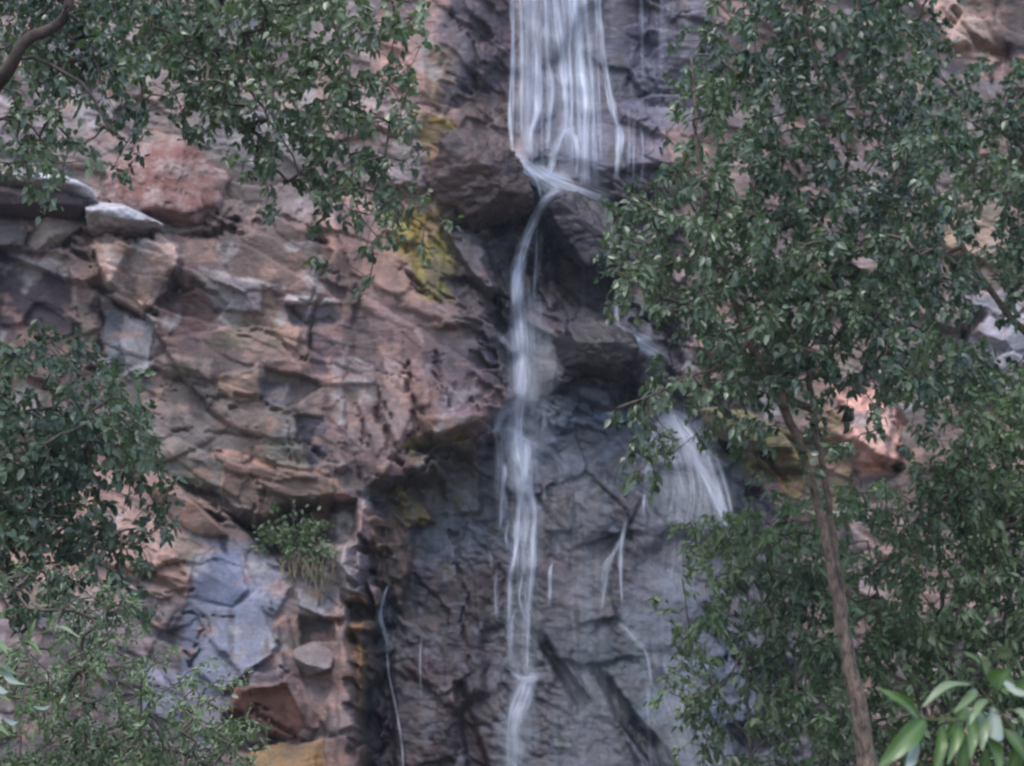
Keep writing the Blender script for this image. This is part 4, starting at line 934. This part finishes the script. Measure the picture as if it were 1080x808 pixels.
# tall tree on the right
plant('cottonwood_tree', 'tall tree with a leaning pinkish brown trunk right of the waterfall', 'tree', [
 "0000257887887400", "0001467877886200", "0002678866777400", "0003788865567300", "0003687654456300", "0003687654556200", "0026888877777300",
 "0267899988888300", "0378999999888400", "0378889999877400", "0267888888876400", "0002688888756300", "0001578887678300", "0013567776446200", "0134434343212000", "0034211122210000", "0022101021000000"],
 0, 20 - 0, 24.0, 3.4, L_DARK,
 [([(920, 850, 24.6, 13.5), (913, 800, 24.6, 12), (904, 740, 24.5, 10.5), (893, 690, 24.5, 9), (885, 645, 24.5, 7.8), (876, 600, 24.4, 6), (867, 550, 24.4, 5.6), (856, 505, 24.3, 5.4), (840, 460, 24.2, 5.6), (820, 415, 24.0, 6), (803, 385, 23.9, 6), (788, 350, 23.8, 5), (768, 300, 23.6, 3.6), (745, 230, 23.3, 3), (735, 150, 23.2, 2), (730, 60, 23.2, 1.5)], 0.185, 0.03),
  ([(892, 672, 24.7, 5), (888, 630, 24.7, 4.5), (882, 580, 24.7, 4.2), (874, 530, 24.6, 4), (864, 480, 24.5, 4), (856, 420, 24.4, 4), (848, 350, 24.2, 4), (850, 280, 24.2, 3.8), (872, 220, 24.1, 3.5), (898, 160, 24.0, 3), (905, 80, 24.0, 2.5), (905, -40, 24.0, 2)], 0.085, 0.022),
  ([(856, 430, 24.3), (830, 420, 24.2), (810, 385, 24.2), (812, 330, 24.1), (800, 250, 24.0), (790, 150, 24.0)], 0.05, 0.02),
  ([(848, 360, 24.3), (868, 320, 24.8), (880, 290, 25), (930, 230, 25), (960, 150, 25)], 0.06, 0.02),
  ([(897, 165, 24.0), (885, 125, 23.9), (865, 85, 23.8), (850, 20, 23.7)], 0.035, 0.015),
  ([(790, 360, 23.7), (760, 385, 23.5), (720, 400, 23.4), (680, 420, 23.3), (650, 430, 23.2)], 0.03, 0.01)],
 per=7.6, leaf=0.108, seed=1, group=GT, clump=0.62, bark=BARK_PINK)
# tree beyond, along the right edge
plant('cottonwood_tree', 'dense tree filling the upper right corner behind the leaning trunk', 'tree', [
 "2000012", "3000013", "5334677", "7666788", "7888888", "8888888", "8656788", "5113679", "7437899", "7751799", "5530345", "6641133", "7763244", "7887666"],
 0, 31, 29.0, 3.0, L_DARK,
 [([(1180, 860, 29.5), (1172, 700, 29.4), (1150, 540, 29.3), (1128, 400, 29.2), (1110, 250, 29.0), (1090, 100, 29.0), (1080, -40, 29)], 0.20, 0.04),
  ([(1128, 400, 29.2), (1080, 350, 29), (1040, 300, 28.8), (1000, 230, 28.7), (970, 150, 28.6)], 0.07, 0.02), ([(1100, 180, 29.0), (1050, 130, 28.8), (1000, 90, 28.7), (960, 40, 28.6)], 0.06, 0.02)],
 per=7.5, leaf=0.12, seed=2, group=GT, clump=0.5)
# dark tree at the far upper left
plant('oak_tree', 'dark tree at the upper left corner with a thick bare bough', 'tree', [
 "898861", "788860", "577650", "456530", "543210", "565310", "131000"], 0, 0, 19.0, 2.4, L_DARK,
 [([(-190, 900, 20), (-190, 700, 20), (-170, 500, 20), (-160, 320, 19.6), (-150, 200, 19.3), (-130, 80, 19), (-120, -60, 19)], 0.22, 0.08),
  ([(-150, 220, 19.3), (-60, 150, 18.4), (-5, 92, 17.5), (14, 62, 17.3), (34, 40, 17.3), (60, 26, 17.3), (74, 8, 17.3), (80, -40, 17.4)], 0.11, 0.035),
  ([(-60, 150, 19.0), (20, 62, 17.5), (55, 68, 17.4), (85, 88, 17.3), (104, 116, 17.3), (122, 142, 17.3)], 0.03, 0.010),
  ([(60, 26, 18.4), (78, 42, 18.2), (98, 62, 18.1), (108, 90, 18.0)], 0.018, 0.006),
  ([(-60, 150, 19.0), (0, 124, 18.5), (30, 134, 18.4), (58, 172, 18.4)], 0.02, 0.006)],
 per=6.5, leaf=0.085, seed=3, group=GT, clump=0.55, bark=BARK_DARK)
# light foliage hanging across the upper left
plant('cottonwood_tree', 'pale green leaf sprays hanging over the upper left rock', 'tree', [
 "0004888889997640000", "0003788898887520000", "0002667788876520000", "0000157777776420000", "0000011357776530000", "0000000015677640000",
 "0000000002466653000", "0000000001235542000", "0000000000012320000", "0000000000011100000"], 0, 0, 22.0, 2.6, L_MID,
 [([(-330, 960, 23), (-320, 600, 23), (-300, 250, 23), (-270, 0, 23), (-240, -200, 23)], 0.26, 0.12),
  ([(-290, -60, 23), (-150, -100, 22.6), (0, -90, 22.4), (150, -60, 22), (260, -30, 22), (340, -10, 22), (430, 0, 22)], 0.12, 0.02),
  ([(150, -60, 22), (160, 0, 22), (156, 40, 22), (152, 75, 22), (146, 108, 22)], 0.02, 0.008),
  ([(220, -40, 22), (240, 30, 22), (262, 90, 22), (300, 150, 21.8), (330, 210, 21.8)], 0.03, 0.008),
  ([(340, -10, 22), (360, 50, 22), (365, 120, 22), (372, 180, 22)], 0.02, 0.006)],
 per=6.2, leaf=0.10, seed=4, group=GT, clump=0.6)
# crown at middle left
plant('cottonwood_tree', 'rounded dark green crown at the middle of the left edge', 'tree', [
 "1200000", "7852000", "8876310", "8888730", "9888741", "9987640", "9888620", "9878730", "8886420", "5665310", "4454200"], 11, 0, 21.0, 2.4, L_DARK,
 [([(-90, 900, 21.5), (-84, 760, 21.4), (-70, 640, 21.3), (-50, 540, 21.2), (-30, 460, 21), (-10, 400, 21)], 0.14, 0.04),
  ([(-60, 590, 21.2), (0, 550, 21), (50, 500, 21), (100, 460, 21)], 0.04, 0.012), ([(-60, 590, 21.2), (10, 600, 21), (70, 590, 21), (120, 575, 20.8)], 0.03, 0.01)],
 per=7.5, leaf=0.095, seed=5, group=GT, clump=0.65)
# shrubs
plant('shrub', 'bright green feathery shrub in the bottom left corner', 'shrub', [
 "344200000", "455320000", "345431000", "356553110", "556665431", "676665554", "778888776", "888888877"], 20, 0, 17.0, 1.8, L_LIGHT,
 [([(110, 960, 17), (100, 860, 17), (92, 790, 17), (88, 740, 17), (80, 680, 17)], 0.035, 0.008), ([(110, 940, 17), (160, 860, 17), (190, 790, 17), (210, 740, 17)], 0.02, 0.006),
  ([(110, 940, 17), (40, 850, 17), (20, 780, 17), (30, 700, 17)], 0.02, 0.006)],
 per=9, leaf=0.062, aspect=0.45, twig=0.24, nleaf=18, seed=6, group=GS, clump=0.55, droop=0.1)
plant('shrub', 'loose grey green shrub left of the leaning trunk base', 'shrub', [
 "0000003443", "0000467765", "0000677876", "0001677887", "0002676787", "0002566787", "0001565676", "0001555676", "0000443676", "0001243665", "0001333555"], 17, 20, 26.2, 2.0, L_LIGHT,
 [([(800, 960, 26.4), (800, 880, 26.4), (792, 800, 26.4), (788, 740, 26.4), (785, 680, 26.3), (790, 620, 26.2)], 0.05, 0.015), ([(790, 780, 26.4), (750, 720, 26.2), (728, 660, 26.1), (720, 610, 26)], 0.025, 0.008),
  ([(790, 800, 26.4), (840, 740, 26.1), (856, 690, 26), (850, 640, 26)], 0.02, 0.008)],
 per=8.0, leaf=0.12, aspect=0.5, seed=7, group=GS, clump=0.55)
plant('shrub', 'broad thicket shrub under the tree right of the leaning trunk', 'shrub', [
 "0003688888", "0000688888", "0001688888", "0014788888", "2567888888", "5677887788", "6677887777", "6677888888", "6677888888", "6678888888", "5677888888", "5667888888", "5667888888", "5556888888"], 13, 29, 27.6, 2.8, L_LIGHT,
 [([(1010, 960, 27.6), (1006, 860, 27.6), (1000, 760, 27.6), (995, 660, 27.6), (990, 560, 27.6), (1000, 480, 27.6)], 0.07, 0.02), ([(1002, 800, 27.6), (960, 720, 27.4), (930, 640, 27.2), (915, 570, 27.2)], 0.04, 0.01),
  ([(1000, 780, 27.6), (1050, 680, 27.4), (1075, 580, 27.2), (1080, 480, 27.2)], 0.04, 0.01)],
 per=8.5, leaf=0.125, aspect=0.55, seed=8, group=GS, clump=0.5)

# plant growing out of the ledge, with dry roots hanging below it
def ledge_plant():
    rng = np.random.default_rng(31); root = empty('hanging_plant', 'small bright green plant growing from the dark ledge with dry roots dangling', 'plant')
    cx, cy = 312, 578; Y = DC - float(face_h(322, 612)) - 0.25
    LP, LD = [], []; paths = []
    C = at(cx, cy, Y)
    for k in range(60):
        px = rng.normal(312, 20); py = 575 + 0.25 * (px - 312) + rng.normal(0, 15) - 6
        T = at(px, py, Y - rng.uniform(0, 0.35)); paths.append((np.array([C, (C + T) / 2 + [0, -0.05, 0.08], T]), np.array([0.008, 0.006, 0.003])))
        m = 13; t = rng.random(m); LP.append(C + (T - C) * (0.6 + 0.5 * t)[:, None] + rng.normal(size=(m, 3)) * 0.05); LD.append((T - C) * 1.0 + rng.normal(size=(m, 3)) * 0.5 + np.array([0, -0.2, 0.2]))
    LP = np.concatenate(LP); LD = np.concatenate(LD); L_ = rng.uniform(0.09, 0.17, len(LP))
    v, f = leaves(LP, LD, L_, L_ * 0.5, rng); mesh_obj('leaves', v, f, L_LIGHT, root, smooth=False, attrs={'rnd': np.repeat(np.clip(rng.random(len(LP)) * .6 + .4, 0, 1), 8)})
    v, f = tube(paths, 4); mesh_obj('stems', v, f, TWIG, root)
    straw = bark_mat('dry_straw', (0.20, 0.16, 0.10), (0.36, 0.30, 0.22)); rp = []
    for k in range(34):
        x0 = rng.uniform(292, 352); y0 = 590 + rng.uniform(-8, 10); L_ = rng.uniform(18, 55) 
        q = [at(x0 + rng.normal(0, 1.5) + t * rng.normal(0, 5), y0 + L_ * t, Y - 0.15 - 0.2 * math.sin(t * 2)) for t in np.linspace(0, 1, 5)]
        rp.append((np.array(q), np.linspace(0.010, 0.004, 5)))
    v, f = tube(rp, 4); mesh_obj('roots', v, f, straw, root)
ledge_plant()

# ------------------------------------------------------------------ willow sprigs close to the camera
def sprig_mat():
    t = NT('willow_leaf'); r = t.attr('rnd').outputs['Fac']; g_ = t.attr('rib').outputs['Fac']
    c = t.ramp(r, [(0.0, (0.04, 0.11, 0.02, 1)), (0.55, (0.11, 0.20, 0.05, 1)), (1.0, (0.28, 0.34, 0.22, 1))])
    c = t.n('ShaderNodeMixRGB', {0: t.math('MULTIPLY', g_, 0.5), 1: c, 2: (0.30, 0.38, 0.20, 1)}).outputs[0]
    back = t.n('ShaderNodeNewGeometry').outputs['Backfacing']
    c = t.n('ShaderNodeMixRGB', {0: t.math('MULTIPLY', back, 0.75), 1: c, 2: (0.42, 0.48, 0.44, 1)}).outputs[0]
    b = t.n('ShaderNodeBsdfPrincipled', {'Base Color': c, 'Roughness': 0.33, 'Specular IOR Level': 0.7}).outputs[0]
    tr = t.n('ShaderNodeBsdfTranslucent', {'Color': (0.16, 0.34, 0.06, 1)}).outputs[0]
    t.t.links.new(t.n('ShaderNodeMixShader', {0: 0.22, 1: b, 2: tr}).outputs[0], t.out.inputs[0]); return t.m
M_SPRIG = sprig_mat()

def sprig_leaf(base, tip, width, face, rnd, sag=0.12):
    """one long leaf: 12 rows x 5 columns, folded at the midrib, bending down"""
    base = np.array(base); tip = np.array(tip); d = tip - base; L = np.linalg.norm(d); D = d / L
    Nn = np.array(face, float); S = np.cross(D, Nn); S /= np.linalg.norm(S) + 1e-9; Nn = np.cross(S, D)
    V_, rib = [], []
    for t in np.linspace(0, 1, 13):
        m = base + d * t + Nn * sag * L * math.sin(math.pi * t) ; w = width * (math.sin(math.pi * min(1, t * 0.94 + 0.03) ** 0.8) ** 0.9)
        for s in (-1, -0.5, 0, 0.5, 1):
            V_.append(m + S * s * w / 2 + Nn * (abs(s) * w * 0.22 + 0.015 * L * math.sin(9 * t + 3 * s) * abs(s))); rib.append(1.0 if s == 0 else 0.0)
    i = (np.arange(12)[:, None] * 5 + np.arange(4)[None]).ravel()
    return np.array(V_), np.stack([i, i + 1, i + 6, i + 5], 1), np.full(65, rnd), np.array(rib)

def sprig(name, label, Y, stems, lvs, seed):
    rng = np.random.default_rng(seed); root = empty(name, label, 'branch', 'willow sprigs near the camera')
    paths = []
    for pl, r0_, r1_ in stems:
        c = catmull(pl, 6); paths.append((at(c[:, 0], c[:, 1], c[:, 2]), np.linspace(r0_, r1_, len(c))))
    v, f = tube(paths, 8); mesh_obj('stem', v, f, leaf_stem, root)
    for (bx_, by_, bd, tx, ty, td, w, fc, rn) in lvs:
        v, f, a, b = sprig_leaf(at(bx_, by_, Y + bd), at(tx, ty, Y + td), 0.85 * w * Y / FPX, fc, rn)
        mesh_obj('leaf', v, f, M_SPRIG, root, attrs={'rnd': a, 'rib': b})
leaf_stem = bark_mat('green_stem', (0.10, 0.12, 0.04), (0.20, 0.20, 0.09))
UPF, FR, DN = (0.1, -0.5, 1), (0.1, -1, 0.25), (0, 0.6, -1)
sprig('willow_branch', 'bright willow sprig with long curling leaves in the bottom right corner', 6.0,
 [([(1180, 980, 6.3), (1140, 860, 6.1), (1090, 800, 6.0), (1050, 765, 6.0), (1010, 760, 5.95), (970, 758, 5.9)], 0.009, 0.003),
  ([(1090, 800, 6.0), (1062, 760, 6.0), (1040, 735, 5.95), (1028, 715, 5.9)], 0.006, 0.002)],
 [(1024, 722, 0, 972, 746, -.1, 15, UPF, .9), (1040, 712, 0, 1032, 690, -.1, 10, UPF, .8), (1056, 715, 0, 1100, 730, -.1, 16, DN, .9), (1046, 722, 0, 1066, 705, -.1, 24, FR, .35),
  (1000, 725, 0, 985, 700, -.05, 7, UPF, .9), (1034, 700, 0, 1016, 688, -.05, 7, FR, .7), (970, 758, 0, 926, 726, -.1, 15, FR, .5), (975, 760, 0, 925, 812, -.1, 26, FR, .3), (968, 772, 0, 956, 812, -.15, 13, DN, .9),
  (1012, 758, 0, 1000, 806, -.1, 15, FR, .45), (1022, 752, 0, 1024, 800, -.1, 17, FR, .6), (1034, 752, 0, 1036, 792, -.1, 14, FR, .9), (1048, 745, 0, 1054, 782, -.15, 19, DN, .9),
  (1062, 750, 0, 1084, 762, -.1, 15, UPF, .9), (1040, 770, 0, 1056, 820, -.1, 16, FR, .4), (1016, 775, 0, 1010, 830, 0, 17, FR, .3), (1060, 770, 0, 1090, 812, 0, 18, FR, .25), (994, 766, 0, 985, 820, -.05, 14, FR, .5),
  (1068, 735, 0, 1100, 705, -.05, 16, FR, .4), (1030, 728, 0, 1006, 752, -.1, 12, FR, .7), (1044, 738, 0, 1022, 765, -.12, 12, UPF, .8), (990, 762, 0, 1030, 748, -.1, 6, UPF, 1), (1075, 780, 0, 1060, 830, .05, 18, FR, .35),
  (1020, 745, .05, 995, 782, .05, 13, FR, .4), (1056, 728, .05, 1086, 745, .1, 14, UPF, .6), (1040, 790, .05, 1030, 840, .1, 16, FR, .3)], 41)
sprig('willow_branch', 'silvery willow sprig poking in at the left edge above the shrub', 8.0,
 [([(-140, 1000, 8.3), (-90, 820, 8.1), (-40, 730, 8.0), (0, 690, 8.0), (30, 672, 7.95), (52, 665, 7.9)], 0.010, 0.003), ([(-60, 760, 8.0), (-20, 740, 8.0), (20, 735, 7.95), (50, 742, 7.9)], 0.006, 0.002)],
 [(-8, 672, 0, 14, 640, -.1, 13, UPF, .9), (-10, 680, 0, 8, 690, -.1, 12, UPF, .8), (-12, 668, 0, 12, 684, -.1, 16, DN, .9), (30, 678, 0, 38, 652, -.05, 7, FR, .8), (46, 667, 0, 84, 672, -.1, 9, UPF, .9),
  (0, 700, 0, 26, 722, -.1, 11, DN, .9), (-10, 705, 0, 18, 712, -.05, 10, UPF, .9), (-6, 720, 0, 14, 728, -.1, 10, DN, .9), (36, 745, 0, 60, 736, -.1, 9, DN, .9), (5, 757, 0, 25, 757, -.1, 10, DN, .9),
  (-10, 742, 0, 12, 740, -.1, 9, UPF, .7), (52, 665, 0, 60, 650, -.1, 9, FR, .5), (20, 677, 0, 44, 690, -.1, 8, UPF, .6), (-8, 655, 0, 6, 640, -.05, 10, DN, .8), (-15, 770, 0, 10, 776, -.1, 10, UPF, .7), (30, 736, 0, 46, 726, -.1, 8, UPF, .5)], 42)

# ------------------------------------------------------------------ thin mist through the gorge, added to lift the blacks
hv = np.array([(x, y, z) for x in (-405, 405) for y in (-405, 405) for z in (-2.5, 31.5)], float)
hm = bpy.data.materials.new('added_haze'); hm.use_nodes = True; hn = hm.node_tree; hn.nodes.clear()
ho = hn.nodes.new('ShaderNodeOutputMaterial'); hp = hn.nodes.new('ShaderNodeVolumePrincipled'); hp.inputs['Color'].default_value = (0.76, 0.85, 1.0, 1); hp.inputs['Density'].default_value = 0.0005
hn.links.new(hp.outputs[0], ho.inputs['Volume'])
tag(mesh_obj('added_haze', hv, np.array([[0, 1, 3, 2], [4, 6, 7, 5], [0, 4, 5, 1], [2, 3, 7, 6], [0, 2, 6, 4], [1, 5, 7, 3]]), hm, smooth=False), 'thin mist added through the gorge to lift the blacks', 'added_haze', kind='stuff')

# ------------------------------------------------------------------ light
world = bpy.data.worlds.new('World'); scene.world = world; world.use_nodes = True
wt_ = world.node_tree; bg = wt_.nodes['Background']; sky = wt_.nodes.new('ShaderNodeTexSky'); sky.sky_type = 'NISHITA'; sky.sun_disc = False
EL, AZ = 58.0, 200.0      # sun high behind the viewer's left shoulder, veiled
sky.sun_elevation = R(EL); sky.sun_rotation = R(AZ); sky.air_density = 1.0; sky.dust_density = 2.0; sky.ozone_density = 1.0
wt_.links.new(sky.outputs[0], bg.inputs[0]); bg.inputs[1].default_value = 0.13
sd = bpy.data.lights.new('sun', 'SUN'); sd.energy = 0.6; sd.angle = R(25); sd.color = (1.0, 0.97, 0.93)
so = bpy.data.objects.new('sun', sd); col.objects.link(so)
dirv = Vector((math.sin(R(AZ)) * math.cos(R(EL)), math.cos(R(AZ)) * math.cos(R(EL)), math.sin(R(EL))))
so.rotation_euler = (-dirv).to_track_quat('-Z', 'Y').to_euler()

vs = scene.view_settings; vs.view_transform = 'Standard'; vs.look = 'None'; vs.gamma = 1.0; vs.exposure = 1.15; vs.use_curve_mapping = False
scene.render.engine = 'CYCLES'; cy = scene.cycles
cy.max_bounces = 6; cy.diffuse_bounces = 3; cy.glossy_bounces = 2; cy.transmission_bounces = 3; cy.transparent_max_bounces = 16
cy.use_denoising = True; cy.pixel_filter_type = 'BLACKMAN_HARRIS'; cy.filter_width = 2.2; cy.caustics_reflective = False; cy.caustics_refractive = False
